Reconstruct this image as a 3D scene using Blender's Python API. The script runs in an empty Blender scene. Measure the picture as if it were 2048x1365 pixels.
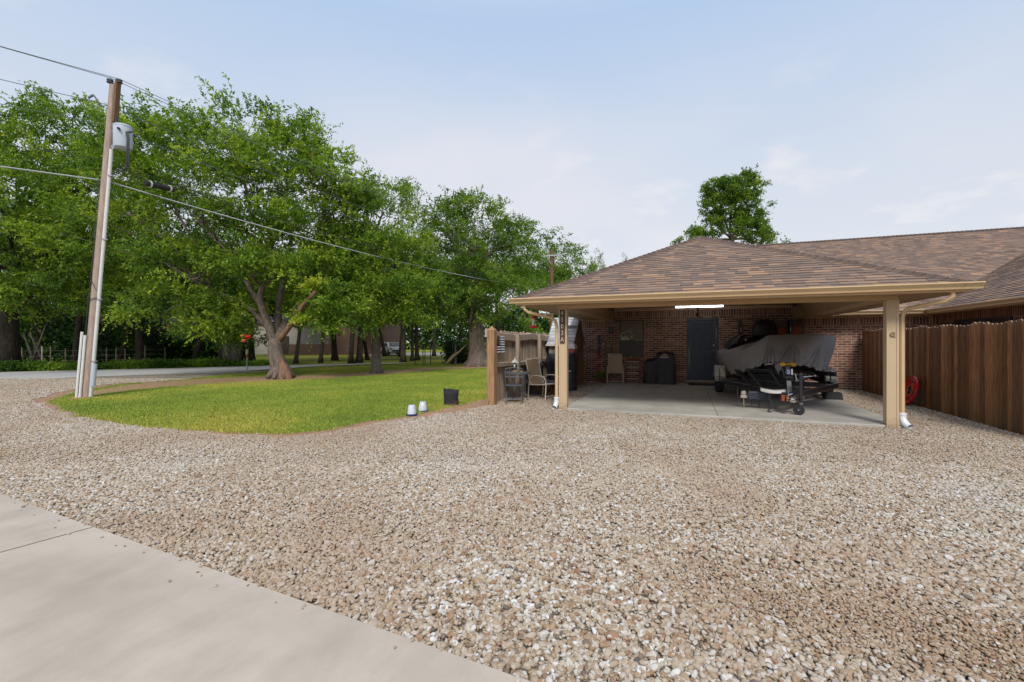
import bpy, bmesh, math, random
import numpy as np
from mathutils import Vector, Matrix, Euler
random.seed(7); RNG = np.random.default_rng(7)
SC = bpy.context.scene; COL = SC.collection
TH = math.radians(21.0)
RX, RY = math.cos(TH), math.sin(TH)
def F(l, d, z=0.0):
    """survey frame (metres to the right of / away from the camera stand) -> world"""
    return Vector((l*RX - d*RY, l*RY + d*RX, z))

# ------------------------------------------------------------------ objects
def tag(o, label=None, cat=None, group=None, kind=None):
    if label: o['label'] = label
    if cat: o['category'] = cat
    if group: o['group'] = group
    if kind: o['kind'] = kind
    return o
def thing(name, label, cat, loc=(0,0,0), rz=0.0, group=None):
    o = bpy.data.objects.new(name, None); COL.objects.link(o)
    o.empty_display_size = 0.2; o.location = loc; o.rotation_euler = (0,0,rz)
    return tag(o, label, cat, group)
def rootloc(p):
    while p.parent: p = p.parent
    return Vector(p.location)
def copy_tree(o, parent=None):
    c = o.copy(); COL.objects.link(c); c.parent = parent
    for ch in list(o.children): copy_tree(ch, c)
    return c

class B:
    """collects faces, becomes ONE mesh object; self.t is a per-face tint value"""
    def __init__(s): s.v=[]; s.f=[]; s.tv=[]; s.t=0.5
    def face(s, pts, t=None):
        n=len(s.v); s.v += [tuple(p) for p in pts]; s.f.append(tuple(range(n,n+len(pts)))); s.tv.append(s.t if t is None else t)
    def raw(s, vs, fs, t=None):
        n=len(s.v); s.v += [tuple(p) for p in vs]
        for f in fs: s.f.append(tuple(i+n for i in f)); s.tv.append(s.t if t is None else t)
    def box(s,x0,x1,y0,y1,z0,z1,t=None):
        s.raw([(x0,y0,z0),(x1,y0,z0),(x1,y1,z0),(x0,y1,z0),(x0,y0,z1),(x1,y0,z1),(x1,y1,z1),(x0,y1,z1)],
              [(0,3,2,1),(4,5,6,7),(0,1,5,4),(1,2,6,5),(2,3,7,6),(3,0,4,7)],t)
    def bar(s,a,b,w,h,up=(0,0,1),t=None):
        a=Vector(a);b=Vector(b);d=(b-a).normalized();u=Vector(up)
        if abs(d.dot(u))>.98:u=Vector((0,1,0))
        sd=d.cross(u).normalized();u=sd.cross(d)
        vs=[]
        for p in(a,b):
            for i,j in((-1,-1),(1,-1),(1,1),(-1,1)): vs.append(p+sd*(i*w/2)+u*(j*h/2))
        s.raw(vs,[(3,2,1,0),(4,5,6,7),(0,1,5,4),(1,2,6,5),(2,3,7,6),(3,0,4,7)],t)
    def tube(s,pts,r,n=8,cap=True,t=None):
        pts=[Vector(p) for p in pts]; m=len(pts)
        if not hasattr(r,'__len__'): r=[r]*m
        vs=[];prev=None
        for i,p in enumerate(pts):
            d=(pts[min(i+1,m-1)]-pts[max(i-1,0)])
            d=d.normalized() if d.length>1e-9 else Vector((0,0,1))
            if prev is None:
                a=Vector((0,0,1)) if abs(d.z)<.9 else Vector((1,0,0)); u=d.cross(a).normalized()
            else:
                u=prev-d*prev.dot(d); u=u.normalized() if u.length>1e-6 else d.orthogonal().normalized()
            prev=u;w=d.cross(u)
            for k in range(n):
                an=2*math.pi*k/n; vs.append(p+(u*math.cos(an)+w*math.sin(an))*r[i])
        fs=[]
        for i in range(m-1):
            for k in range(n):
                k2=(k+1)%n; fs.append((i*n+k,i*n+k2,(i+1)*n+k2,(i+1)*n+k))
        if cap: fs.append(tuple(range(n-1,-1,-1))); fs.append(tuple((m-1)*n+k for k in range(n)))
        s.raw(vs,fs,t)
    def lathe(s,prof,c,n=20,ax=(0,0,1),t=None):
        ax=Vector(ax).normalized(); u=ax.orthogonal().normalized(); w=ax.cross(u); c=Vector(c)
        vs=[];fs=[]
        for r,h in prof:
            for k in range(n):
                an=2*math.pi*k/n; vs.append(c+ax*h+(u*math.cos(an)+w*math.sin(an))*max(r,1e-4))
        for i in range(len(prof)-1):
            for k in range(n):
                k2=(k+1)%n; fs.append((i*n+k,i*n+k2,(i+1)*n+k2,(i+1)*n+k))
        s.raw(vs,fs,t)
    def grid(s,P,t=None,closed=False):
        """P[i][j] points"""
        R=len(P);Cn=len(P[0]);vs=[p for row in P for p in row];fs=[]
        for i in range(R-1):
            for j in range(Cn if closed else Cn-1):
                j2=(j+1)%Cn; fs.append((i*Cn+j,i*Cn+j2,(i+1)*Cn+j2,(i+1)*Cn+j))
        s.raw(vs,fs,t)
    def prism(s,poly,axis,a,b,t=None):
        """poly of 2-D points extruded along axis 'x','y' or 'z' from a to b"""
        def mk(p,q): return {'x':(q,p[0],p[1]),'y':(p[0],q,p[1]),'z':(p[0],p[1],q)}[axis]
        n=len(poly); vs=[mk(p,a) for p in poly]+[mk(p,b) for p in poly]
        fs=[tuple(range(n-1,-1,-1)),tuple(range(n,2*n))]+[(i,(i+1)%n,(i+1)%n+n,i+n) for i in range(n)]
        s.raw(vs,fs,t)
    def build(s,name,m,parent=None,smooth=False,bevel=0,fixn=True,sub=0):
        me=bpy.data.meshes.new(name)
        if parent is not None: off=rootloc(parent)
        else:
            a=np.array(s.v); off=Vector(((a[:,0].min()+a[:,0].max())/2,(a[:,1].min()+a[:,1].max())/2,a[:,2].min()))
        me.from_pydata([(v[0]-off.x,v[1]-off.y,v[2]-off.z) for v in s.v],[],s.f)
        at=me.attributes.new('tint','FLOAT','FACE'); at.data.foreach_set('value',s.tv)
        o=bpy.data.objects.new(name,me); COL.objects.link(o); me.materials.append(m)
        if fixn:
            bm=bmesh.new();bm.from_mesh(me);bmesh.ops.remove_doubles(bm,verts=bm.verts,dist=1e-5) if smooth else None
            bmesh.ops.recalc_face_normals(bm,faces=bm.faces);bm.to_mesh(me);bm.free()
        if smooth:
            me.polygons.foreach_set('use_smooth',[True]*len(me.polygons))
            if smooth!='all':
                try: me.set_sharp_from_angle(angle=math.radians(38))
                except Exception: pass
        if bevel:
            b=o.modifiers.new('bevel','BEVEL');b.width=bevel;b.segments=2;b.limit_method='ANGLE';b.angle_limit=math.radians(40)
        if sub:
            q=o.modifiers.new('sub','SUBSURF');q.levels=sub;q.render_levels=sub
        if parent is not None: o.parent=parent
        else: o.location=off
        return o

# ------------------------------------------------------------------ materials
class N:
    def __init__(s,name):
        s.m=bpy.data.materials.new(name); s.m.use_nodes=True; s.t=s.m.node_tree; s.b=s.t.nodes['Principled BSDF']
    def n(s,typ,**k):
        x=s.t.nodes.new(typ)
        for a,v in k.items():
            if a.startswith('_'): x.inputs[int(a[1:])].default_value=v
            else: setattr(x,a,v)
        return x
    def l(s,a,b): s.t.links.new(a,b)
    def pos(s,scale=(1,1,1)):
        g=s.n('ShaderNodeNewGeometry'); mp=s.n('ShaderNodeMapping'); mp.inputs['Scale'].default_value=scale
        s.l(g.outputs['Position'],mp.inputs['Vector']); return mp.outputs[0]
    def noise(s,vec,scale,detail=4,rough=.6):
        x=s.n('ShaderNodeTexNoise'); x.inputs['Scale'].default_value=scale; x.inputs['Detail'].default_value=detail; x.inputs['Roughness'].default_value=rough
        if vec is not None: s.l(vec,x.inputs['Vector'])
        return x.outputs['Fac']
    def ramp(s,fac,stops):
        r=s.n('ShaderNodeValToRGB'); e=r.color_ramp.elements
        while len(e)<len(stops): e.new(.5)
        for el,(p,c) in zip(e,stops): el.position=p; el.color=(*c,1) if len(c)==3 else c
        if fac is not None: s.l(fac,r.inputs[0])
        return r.outputs[0]
    def mix(s,f,a,b,mode='MIX'):
        x=s.n('ShaderNodeMix',data_type='RGBA',blend_type=mode)
        for sock,v in((x.inputs[0],f),(x.inputs[6],a),(x.inputs[7],b)):
            if hasattr(v,'node'): s.l(v,sock)
            elif isinstance(v,(int,float)): sock.default_value=v
            else: sock.default_value=(*v,1)
        return x.outputs[2]
    def math(s,op,a,b=0.0,clamp=False):
        x=s.n('ShaderNodeMath',operation=op); x.use_clamp=clamp
        for sock,v in((x.inputs[0],a),(x.inputs[1],b)):
            if hasattr(v,'node'): s.l(v,sock)
            else: sock.default_value=v
        return x.outputs[0]
    def attr(s,name='tint',typ='GEOMETRY'):
        return s.n('ShaderNodeAttribute',attribute_name=name,attribute_type=typ).outputs['Fac']
    def bump(s,h,st=.3,dist=.02):
        x=s.n('ShaderNodeBump'); x.inputs['Strength'].default_value=st; x.inputs['Distance'].default_value=dist
        s.l(h,x.inputs['Height']); s.l(x.outputs[0],s.b.inputs['Normal'])
    def col(s,c):
        if hasattr(c,'node'): s.l(c,s.b.inputs['Base Color'])
        else: s.b.inputs['Base Color'].default_value=(*c,1)
        return s
    def set(s,**k):
        for a,v in k.items(): s.b.inputs[{'rough':'Roughness','metal':'Metallic','spec':'Specular IOR Level','coat':'Coat Weight','sheen':'Sheen Weight'}[a]].default_value=v
        return s
def pm(name,c1,c2=None,scale=6,rough=.7,metal=0,bump=0,bscale=80,bdist=.004,stretch=(1,1,1),spec=.5,tint=0,coat=0,detail=5):
    s=N(name); c2=c2 or tuple(x*.75 for x in c1)
    p=s.pos(stretch); f=s.ramp(s.noise(p,scale,detail),[(.3,(0,0,0)),(.7,(1,1,1))])
    c=s.mix(f,c1,c2)
    if tint:
        k=s.math('ADD',s.math('MULTIPLY',s.attr(),2*tint),1-tint)
        x=s.n('ShaderNodeVectorMath',operation='SCALE'); s.l(c,x.inputs[0]); s.l(k,x.inputs['Scale']); c=x.outputs[0]
    s.col(c).set(rough=rough,metal=metal,spec=spec,coat=coat)
    if bump: s.bump(s.noise(s.pos(stretch),bscale,4),bump,bdist)
    return s.m

M={}
M['tan']=pm('tan_painted_trim',(.60,.40,.205),(.53,.345,.175),3,.45,bump=.15,bscale=30)
def postmat():
    s=N('tan_painted_post'); n=s.noise(s.pos((1,1,.15)),30,5); c=s.mix(s.noise(s.pos(),3,5),(.62,.47,.30),(.53,.395,.25))
    g=s.n('ShaderNodeNewGeometry'); sp=s.n('ShaderNodeSeparateXYZ'); s.l(g.outputs['Position'],sp.inputs[0])
    f=s.math('MULTIPLY',s.math('SUBTRACT',s.math('MULTIPLY',s.noise(s.pos(),14,5),.9),s.math('MULTIPLY',sp.outputs['Z'],2.2),True),1.2); c=s.mix(f,c,(.25,.17,.11))
    c=s.mix(s.ramp(n,[(.62,(0,0,0)),(.72,(.25,.25,.25))]),c,(.40,.29,.19)); s.col(c).set(rough=.5); s.bump(n,.25,.003); return s.m
M['tan_post']=postmat()
M['tan_gutter']=pm('tan_gutter_metal',(.72,.52,.30),(.65,.46,.26),2,.35)
M['soffit']=pm('tan_soffit_board',(.50,.33,.18),(.44,.28,.15),2,.6)
M['soffit_dark']=pm('carport_ceiling_board',(.50,.34,.21),(.44,.29,.18),2,.7)
M['pvc']=pm('white_pvc',(.80,.82,.84),(.70,.72,.75),8,.35)
M['conduit']=pm('off_white_conduit',(.68,.68,.67),(.58,.58,.57),8,.45)
M['white']=pm('white_paint',(.75,.74,.72),(.65,.64,.6),8,.5)
M['black']=pm('black_paint',(.020,.020,.023),(.032,.032,.036),8,.35)
M['rubber']=pm('black_rubber',(.018,.018,.02),(.03,.03,.032),20,.8,bump=.3)
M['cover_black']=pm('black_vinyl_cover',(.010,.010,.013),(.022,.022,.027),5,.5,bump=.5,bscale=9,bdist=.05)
M['cover_navy']=pm('dark_navy_vinyl_cover',(.014,.017,.028),(.05,.055,.075),4,.45,bump=.6,bscale=7,bdist=.05)
M['door']=pm('navy_door_paint',(.026,.036,.066),(.031,.043,.076),5,.4)
M['knob']=pm('brushed_nickel',(.75,.74,.7),(.6,.6,.58),20,.25,metal=.9)
M['steel']=pm('galvanised_steel',(.50,.52,.54),(.38,.40,.42),15,.4,metal=.7)
M['chrome']=pm('polished_aluminium',(.72,.73,.75),(.5,.51,.53),10,.2,metal=.9)
M['rust']=pm('rusty_orange_steel',(.32,.09,.03),(.14,.05,.025),30,.7)
M['red']=pm('red_painted_plastic',(.62,.016,.012),(.42,.010,.010),10,.3)
M['yellow']=pm('yellow_plastic',(.6,.36,.03),(.4,.22,.02),14,.5)
M['amber']=pm('amber_orange_plastic',(.55,.13,.02),(.4,.08,.02),14,.4)
M['cream']=pm('cream_fender_paint',(.55,.51,.42),(.42,.39,.32),8,.4)
M['grey_box']=pm('grey_transformer_paint',(.50,.57,.66),(.44,.50,.58),3,.45)
M['glass_dark']=pm('dark_window_glass',(.015,.015,.018),(.03,.028,.028),2,.08,spec=.8)
M['blind']=pm('brown_window_blind',(.20,.125,.095),(.16,.10,.075),2,.5)
M['screen']=pm('dark_insect_screen',(.06,.05,.055),(.11,.075,.075),5,.6)
M['sling']=pm('tan_sling_fabric',(.50,.38,.26),(.42,.31,.21),60,.8,bump=.4,bscale=300,bdist=.002)
M['chairframe']=pm('cream_chair_frame',(.80,.73,.60),(.72,.65,.53),8,.4)
M['chairframe2']=pm('champagne_chair_frame',(.62,.52,.40),(.55,.45,.34),8,.4)
M['wire']=pm('weathered_blue_grey_metal',(.12,.14,.17),(.07,.08,.10),20,.55)
M['tabletop']=pm('grey_metal_mesh_top',(.17,.16,.15),(.1,.1,.1),30,.6)
M['sign_brown']=pm('dark_brown_sign_board',(.075,.038,.02),(.05,.026,.014),10,.5)
M['far_wall']=pm('far_beige_wall',(.36,.33,.29),(.28,.26,.23),2,.7)
M['sign_num']=pm('pale_tan_numerals',(.62,.52,.38),(.5,.42,.3),10,.5)
M['log']=pm('split_firewood',(.30,.17,.08),(.13,.07,.04),14,.85,bump=.5,bscale=40,bdist=.01)
M['straw']=pm('tan_webbing',(.42,.32,.2),(.34,.25,.15),30,.8)
M['cable']=pm('aluminium_cable',(.50,.51,.54),(.40,.41,.44),5,.5)
M['line']=pm('dark_grey_line',(.16,.17,.19),(.12,.13,.15),5,.5)
M['black_wire']=pm('black_wire',(.03,.03,.035),(.04,.04,.045),5,.5)
M['orange_box']=pm('orange_cardboard',(.40,.12,.04),(.30,.09,.03),8,.7)
M['brown_box']=pm('brown_cardboard',(.14,.085,.05),(.10,.06,.035),8,.8)
M['hull']=pm('gloss_black_gelcoat',(.010,.010,.012),(.016,.016,.018),3,.12,coat=.6)
M['bucket']=pm('translucent_white_plastic',(.62,.66,.76),(.55,.59,.70),8,.35)
M['blue']=pm('blue_plastic',(.035,.07,.22),(.03,.05,.17),8,.4)
M['felt']=pm('charcoal_felt',(.03,.032,.036),(.055,.055,.058),12,.95,bump=.4,bscale=60)
M['cap_shingle']=pm('hip_cap_shingle',(.13,.085,.065),(.09,.06,.05),12,.9,tint=.25,bump=.3)

def wood(name,c1,c2,c3,rough=.8,tint=.35,moss_toplight=False):
    s=N(name); p=s.pos((1,1,.08)); n1=s.noise(p,38,6,.65); n2=s.noise(s.pos((1,1,.25)),5,4)
    c=s.ramp(n1,[(.28,c1),(.5,c2),(.75,c3)])
    c=s.mix(s.math('MULTIPLY',n2,.55),c,tuple(x*.35 for x in c2))
    if moss_toplight:
        g=s.n('ShaderNodeNewGeometry');sp=s.n('ShaderNodeSeparateXYZ');s.l(g.outputs['Position'],sp.inputs[0])
        f=s.math('MULTIPLY',s.math('SUBTRACT',1.0,s.math('MULTIPLY',sp.outputs['Z'],1.1),True),.55)
        c=s.mix(f,c,(.13,.085,.025))
        f2=s.math('MULTIPLY',s.math('SUBTRACT',s.math('MULTIPLY',sp.outputs['Z'],8),14.0,True),.5)
        c=s.mix(f2,c,(.30,.24,.17))  # picket tops lightened, a highlight painted into the wood colour
    k=s.math('ADD',s.math('MULTIPLY',s.attr(),2*tint),1-tint)
    x=s.n('ShaderNodeVectorMath',operation='SCALE'); s.l(c,x.inputs[0]); s.l(k,x.inputs['Scale'])
    s.col(x.outputs[0]).set(rough=rough); s.bump(n1,.5,.006); return s.m
M['fence_dark']=wood('dark_stained_cedar',(.11,.045,.020),(.34,.15,.065),(.60,.33,.16),.5,.5,moss_toplight=True)
M['fence_old']=wood('weathered_grey_cedar',(.22,.17,.13),(.47,.37,.28),(.66,.56,.45),.85,.25)
M['post_old']=wood('brown_cedar_post',(.20,.11,.055),(.42,.24,.12),(.55,.34,.18),.8,.1)
M['shed_wood']=wood('brown_shed_boards',(.15,.085,.05),(.36,.215,.12),(.52,.34,.21),.85,.3)
M['shed_grey']=wood('grey_shed_boards',(.12,.11,.10),(.25,.23,.21),(.36,.34,.31),.85,.25)
M['shed_roof']=pm('pale_grey_shed_shingle',(.50,.51,.53),(.34,.34,.35),14,.85,tint=.25,stretch=(.3,1,1))
M['pole_wood']=wood('brown_pole_wood',(.27,.19,.15),(.45,.345,.285),(.60,.49,.42),.85,.1)
M['pole_far']=pm('far_pole_wood',(.19,.11,.06),(.14,.08,.045),12,.9)

# brick
def brick(name,axis,soldier=False,dark=1.0,far=False):
    s=N(name); g=s.n('ShaderNodeNewGeometry'); sp=s.n('ShaderNodeSeparateXYZ'); s.l(g.outputs['Position'],sp.inputs[0])
    cb=s.n('ShaderNodeCombineXYZ')
    a=sp.outputs['X'] if axis=='x' else sp.outputs['Y']
    if soldier: s.l(sp.outputs['Z'],cb.inputs[0]); s.l(a,cb.inputs[1])
    else: s.l(a,cb.inputs[0]); s.l(sp.outputs['Z'],cb.inputs[1])
    b=s.n('ShaderNodeTexBrick'); s.l(cb.outputs[0],b.inputs['Vector'])
    b.inputs['Scale'].default_value=1.0; b.inputs['Brick Width'].default_value=.24 if not soldier else 10
    b.inputs['Row Height'].default_value=.076; b.inputs['Mortar Size'].default_value=.0065; b.inputs['Mortar Smooth'].default_value=.15
    if soldier: b.offset=0
    b.inputs['Color1'].default_value=(0,0,0,1); b.inputs['Color2'].default_value=(1,1,1,1); b.inputs['Mortar'].default_value=(.5,.5,.5,1); b.inputs['Bias'].default_value=0
    c=s.ramp(b.outputs['Color'],[(0,(.135,.058,.042)),(.35,(.25,.105,.070)),(.7,(.37,.165,.11)),(1,(.50,.28,.19))])
    n=s.noise(s.pos(),24,5); c=s.mix(s.ramp(n,[(.35,(0,0,0)),(.75,(.75,.75,.75))]),c,(.055,.03,.026))
    big=s.noise(s.pos(),1.1,3); c=s.mix(s.math('MULTIPLY',big,.35),c,(.19,.10,.07))
    c=s.mix(b.outputs['Fac'],c,(.60,.48,.37))
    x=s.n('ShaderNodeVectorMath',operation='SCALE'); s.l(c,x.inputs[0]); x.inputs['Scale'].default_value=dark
    s.col(x.outputs[0]).set(rough=.88)
    h=s.math('SUBTRACT',s.math('MULTIPLY',n,.25),b.outputs['Fac']); s.bump(h,.7,.008); return s.m
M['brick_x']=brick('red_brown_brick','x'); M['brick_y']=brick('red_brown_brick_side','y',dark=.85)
M['sold_x']=brick('soldier_brick','x',True,1.05); M['sold_y']=brick('soldier_brick_side','y',True)

# shingles: colour from per-tab tint
def shingle():
    s=N('brown_blend_shingle')
    c=s.ramp(s.attr(),[(0,(.19,.15,.135)),(.25,(.255,.185,.15)),(.5,(.335,.232,.178)),(.75,(.39,.26,.19)),(.92,(.47,.285,.18)),(1,(.52,.325,.20))])
    n=s.noise(s.pos(),160,3); c=s.mix(s.math('MULTIPLY',n,.5),c,(.10,.075,.066))
    n2=s.noise(s.pos(),.9,3); c=s.mix(s.math('MULTIPLY',n2,.3),c,(.17,.12,.10))
    s.col(c).set(rough=.93,spec=.2); s.bump(n,.4,.004); return s.m
M['shingle']=shingle()

# concrete
def concrete(name,c1,c2,c3,joints=None,tire=False):
    s=N(name); p=s.pos(); n1=s.noise(s.pos((.35,1.0,1)),.9,5,.55); n2=s.noise(p,60,5,.7); n3=s.noise(s.pos((1,.5,1)),2.6,6,.65)
    c=s.ramp(n1,[(.3,c1),(.55,c2),(.75,c3)])
    c=s.mix(s.ramp(n3,[(.42,(0,0,0)),(.75,(.6,.6,.6))]),c,tuple(x*.72 for x in c1))
    c=s.mix(s.math('MULTIPLY',n2,.22),c,tuple(x*.7 for x in c2))
    sp=s.ramp(s.noise(p,140,2,.5),[(.70,(0,0,0)),(.76,(.5,.5,.5))]); c=s.mix(sp,c,tuple(x*.45 for x in c1))
    if tire:
        n4=s.noise(s.pos((.5,1.3,1)),1.5,4,.5); c=s.mix(s.ramp(n4,[(.55,(0,0,0)),(.72,(.55,.55,.55))]),c,(.22,.205,.18))
    s.col(c).set(rough=.82); s.bump(s.math('ADD',n2,s.math('MULTIPLY',n1,2.0)),.25,.004); return s.m
M['drive']=concrete('warm_concrete',(.38,.33,.275),(.53,.465,.395),(.61,.55,.48))
M['slab']=concrete('grey_concrete_slab',(.40,.38,.335),(.52,.49,.435),(.60,.57,.51),tire=True)
M['joint']=pm('dark_joint',(.09,.075,.055),(.05,.04,.03),20,.9)
M['asphalt']=pm('pale_worn_asphalt',(.50,.49,.50),(.40,.39,.39),.8,.85,bump=.2,stretch=(1,.3,1))
M['road_paint']=pm('white_road_paint',(.72,.72,.72),(.6,.6,.6),6,.6)
M['lot']=pm('pale_lot_concrete',(.52,.49,.46),(.42,.40,.37),1,.8)

# gravel bed
def gravelbed():
    s=N('gravel_bed'); p=s.pos()
    v=s.n('ShaderNodeTexVoronoi',feature='F1'); v.inputs['Scale'].default_value=33; s.l(p,v.inputs['Vector'])
    v2=s.n('ShaderNodeTexVoronoi',feature='DISTANCE_TO_EDGE'); v2.inputs['Scale'].default_value=33; s.l(p,v2.inputs['Vector'])
    sp=s.n('ShaderNodeSeparateColor'); s.l(v.outputs['Color'],sp.inputs[0])
    c=s.ramp(sp.outputs[0],[(0,(.17,.12,.08)),(.12,(.26,.18,.12)),(.3,(.36,.28,.20)),(.55,(.43,.36,.28)),(.8,(.49,.43,.36)),(1,(.56,.53,.49))])
    big=s.noise(p,.45,3); c=s.mix(s.ramp(big,[(.45,(0,0,0)),(.7,(.45,.45,.45))]),c,(.25,.185,.13))
    e=s.ramp(v2.outputs['Distance'],[(0,(.25,.25,.25)),(.12,(1,1,1))]); c=s.mix(1.0,c,e,'MULTIPLY')
    s.col(c).set(rough=.9); s.bump(v2.outputs['Distance'],1.0,.03); return s.m
M['gravelbed']=gravelbed()
def pebble():
    s=N('river_pebble'); a=s.attr('tone','INSTANCER')
    c=s.ramp(a,[(0,(.07,.066,.066)),(.02,(.16,.135,.115)),(.06,(.27,.15,.085)),(.16,(.345,.235,.14)),(.32,(.40,.32,.23)),(.54,(.46,.39,.31)),(.76,(.52,.475,.41)),(.92,(.60,.59,.57)),(1,(.72,.73,.75))])
    t=s.n('ShaderNodeTexCoord'); n=s.noise(t.outputs['Object'],3.5,5,.65); n.node.inputs['Scale'].default_value=2.2
    c=s.mix(s.ramp(n,[(.4,(0,0,0)),(.75,(.5,.5,.5))]),c,(.30,.22,.15))
    big=s.noise(s.pos((1,.7,1)),.42,4,.6); c=s.mix(s.ramp(big,[(.46,(0,0,0)),(.62,(.65,.65,.65))]),c,(.37,.275,.195)); c=s.mix(s.ramp(big,[(.28,(.45,.45,.45)),(.42,(0,0,0))]),c,(.53,.52,.50)); big2=s.noise(s.pos(),1.9,3,.6); c=s.mix(s.ramp(big2,[(.5,(0,0,0)),(.75,(.35,.35,.35))]),c,(.30,.21,.14))
    s.col(c).set(rough=.72,spec=.35); s.bump(n,.25,.01); return s.m
M['pebble']=pebble()
M['dirt']=pm('red_brown_dirt',(.40,.23,.14),(.28,.165,.105),3.5,.95,bump=.8,bscale=40,bdist=.02)
def lawnmat(name,dry):
    s=N(name); p=s.pos(); n=s.noise(s.pos((.6,.6,1)),.5,4,.6); n2=s.noise(p,55,4,.7)
    c=s.ramp(n,[(.3,(.17,.19,.03)),(.5,(.27,.28,.04)),(.72,dry)])
    c=s.mix(s.ramp(n2,[(.35,(.8,.8,.8)),(.65,(0,0,0))]),c,(.045,.075,.012))
    s.col(c).set(rough=.95,spec=.1); s.bump(n2,.9,.03); return s.m
M['lawn']=lawnmat('lawn_ground',(.42,.34,.08))
M['field']=lawnmat('field_grass',(.52,.46,.12))
def blade():
    s=N('grass_blade'); p=s.pos((.6,.6,1)); n=s.noise(p,.5,4,.6)
    c=s.ramp(n,[(.3,(.16,.245,.035)),(.5,(.26,.34,.045)),(.72,(.47,.43,.08))])
    k=s.math('ADD',s.math('MULTIPLY',s.attr(),.9),.55); x=s.n('ShaderNodeVectorMath',operation='SCALE'); s.l(c,x.inputs[0]); s.l(k,x.inputs['Scale'])
    s.col(x.outputs[0]).set(rough=.6,spec=.3); return s.m
M['blade']=blade()
def leaf(name,stops,trans=.42):
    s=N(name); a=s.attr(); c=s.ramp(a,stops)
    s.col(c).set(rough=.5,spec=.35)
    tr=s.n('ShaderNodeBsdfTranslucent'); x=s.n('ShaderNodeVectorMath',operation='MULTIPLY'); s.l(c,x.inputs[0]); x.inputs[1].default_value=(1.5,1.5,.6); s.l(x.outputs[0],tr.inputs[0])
    mx=s.n('ShaderNodeMixShader'); mx.inputs[0].default_value=trans
    out=[q for q in s.t.nodes if q.type=='OUTPUT_MATERIAL'][0]
    s.l(s.b.outputs[0],mx.inputs[1]); s.l(tr.outputs[0],mx.inputs[2]); s.l(mx.outputs[0],out.inputs[0]); return s.m
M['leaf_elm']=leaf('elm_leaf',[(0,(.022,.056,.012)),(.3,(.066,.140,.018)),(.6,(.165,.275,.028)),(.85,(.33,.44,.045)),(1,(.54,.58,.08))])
M['leaf_mid']=leaf('oak_leaf',[(0,(.020,.052,.012)),(.35,(.062,.135,.018)),(.7,(.155,.255,.028)),(1,(.33,.42,.045))])
M['leaf_dark']=leaf('dark_leaf',[(0,(.012,.036,.010)),(.5,(.035,.088,.018)),(.9,(.085,.17,.025)),(1,(.18,.28,.03))],.3)
M['leaf_low']=leaf('weed_leaf',[(0,(.07,.15,.02)),(.5,(.15,.28,.035)),(1,(.32,.46,.06))],.35)
def bark(name,c1,c2,c3):
    s=N(name); n=s.noise(s.pos((1,1,.22)),14,7,.7); c=s.ramp(n,[(.3,c1),(.52,c2),(.75,c3)]); s.col(c).set(rough=.93,spec=.15); s.bump(n,.9,.04); return s.m
M['bark']=bark('elm_bark',(.07,.056,.048),(.19,.15,.125),(.34,.265,.21))
M['bark_red']=bark('exposed_heartwood',(.12,.07,.045),(.27,.16,.105),(.40,.26,.18))
M['bark_grey']=bark('grey_bark',(.06,.055,.048),(.15,.135,.115),(.27,.245,.21))
M['bark_dark']=bark('dark_bark',(.022,.018,.015),(.060,.048,.038),(.11,.09,.07))
M['cut']=pm('fresh_cut_wood',(.55,.36,.14),(.4,.25,.1),20,.8)
M['metal_siding']=pm('grey_mauve_metal_siding',(.22,.185,.19),(.18,.155,.16),1,.6)
M['far_brick']=pm('far_brick_wall',(.15,.088,.066),(.09,.055,.043),3.2,.9,stretch=(.5,.5,3))
M['far_brick2']=pm('orange_far_brick',(.32,.16,.09),(.24,.12,.07),3.2,.9,stretch=(.5,.5,3))
M['tarp']=pm('far_dark_roof',(.06,.05,.05),(.05,.04,.04),2,.9)
M['car']=pm('silver_white_car_paint',(.55,.58,.62),(.5,.53,.57),1,.25,coat=.5)
M['flag_white']=pm('white_cloth',(.74,.75,.78),(.62,.63,.66),10,.9); M['flag_black']=pm('black_cloth',(.012,.013,.018),(.02,.02,.026),10,.9)
M['glassy']=pm('clear_feeder_glass',(.75,.72,.68),(.6,.55,.5),10,.1)
M['lamp']=N('fluorescent_tube'); M['lamp'].col((.8,.85,.9)); M['lamp'].b.inputs['Emission Color'].default_value=(.93,.96,1,1); M['lamp'].b.inputs['Emission Strength'].default_value=13; M['lamp']=M['lamp'].m
def covermat():
    s=N('grey_polyester_boat_cover'); n=s.noise(s.pos((1,1,1)),2.5,4); c=s.ramp(n,[(.3,(.29,.29,.30)),(.7,(.35,.35,.365))]); s.col(c).set(rough=.62,spec=.4); s.bump(s.noise(s.pos(),400,2),.2,.001); return s.m
M['boatcover']=covermat()
# ------------------------------------------------------------------ camera, light, sky
cam=bpy.data.cameras.new('camera'); co=bpy.data.objects.new('camera',cam); COL.objects.link(co); SC.camera=co
co.location=(0,0,1.5); co.rotation_euler=(math.radians(90),0,TH)
cam.sensor_width=36; cam.lens=36*900/2048; cam.clip_start=.05; cam.clip_end=2000
cam.shift_y=.0003
SC.view_settings.view_transform='Standard'; SC.view_settings.look='None'; SC.view_settings.exposure=0; SC.view_settings.gamma=1
SC.cycles.use_denoising=True
SC.cycles.max_bounces=8; SC.cycles.diffuse_bounces=4; SC.cycles.transmission_bounces=4; SC.cycles.transparent_max_bounces=8
SUN_EL=math.radians(43); SUN_DIR=Vector((.35,-.95,0)).normalized()      # direction towards the sun (ground plan)
sl=bpy.data.lights.new('sun','SUN'); sl.energy=2.6; sl.angle=math.radians(15); sl.color=(1,.955,.89)
so=bpy.data.objects.new('sun',sl); COL.objects.link(so); so.location=(0,0,30)
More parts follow.
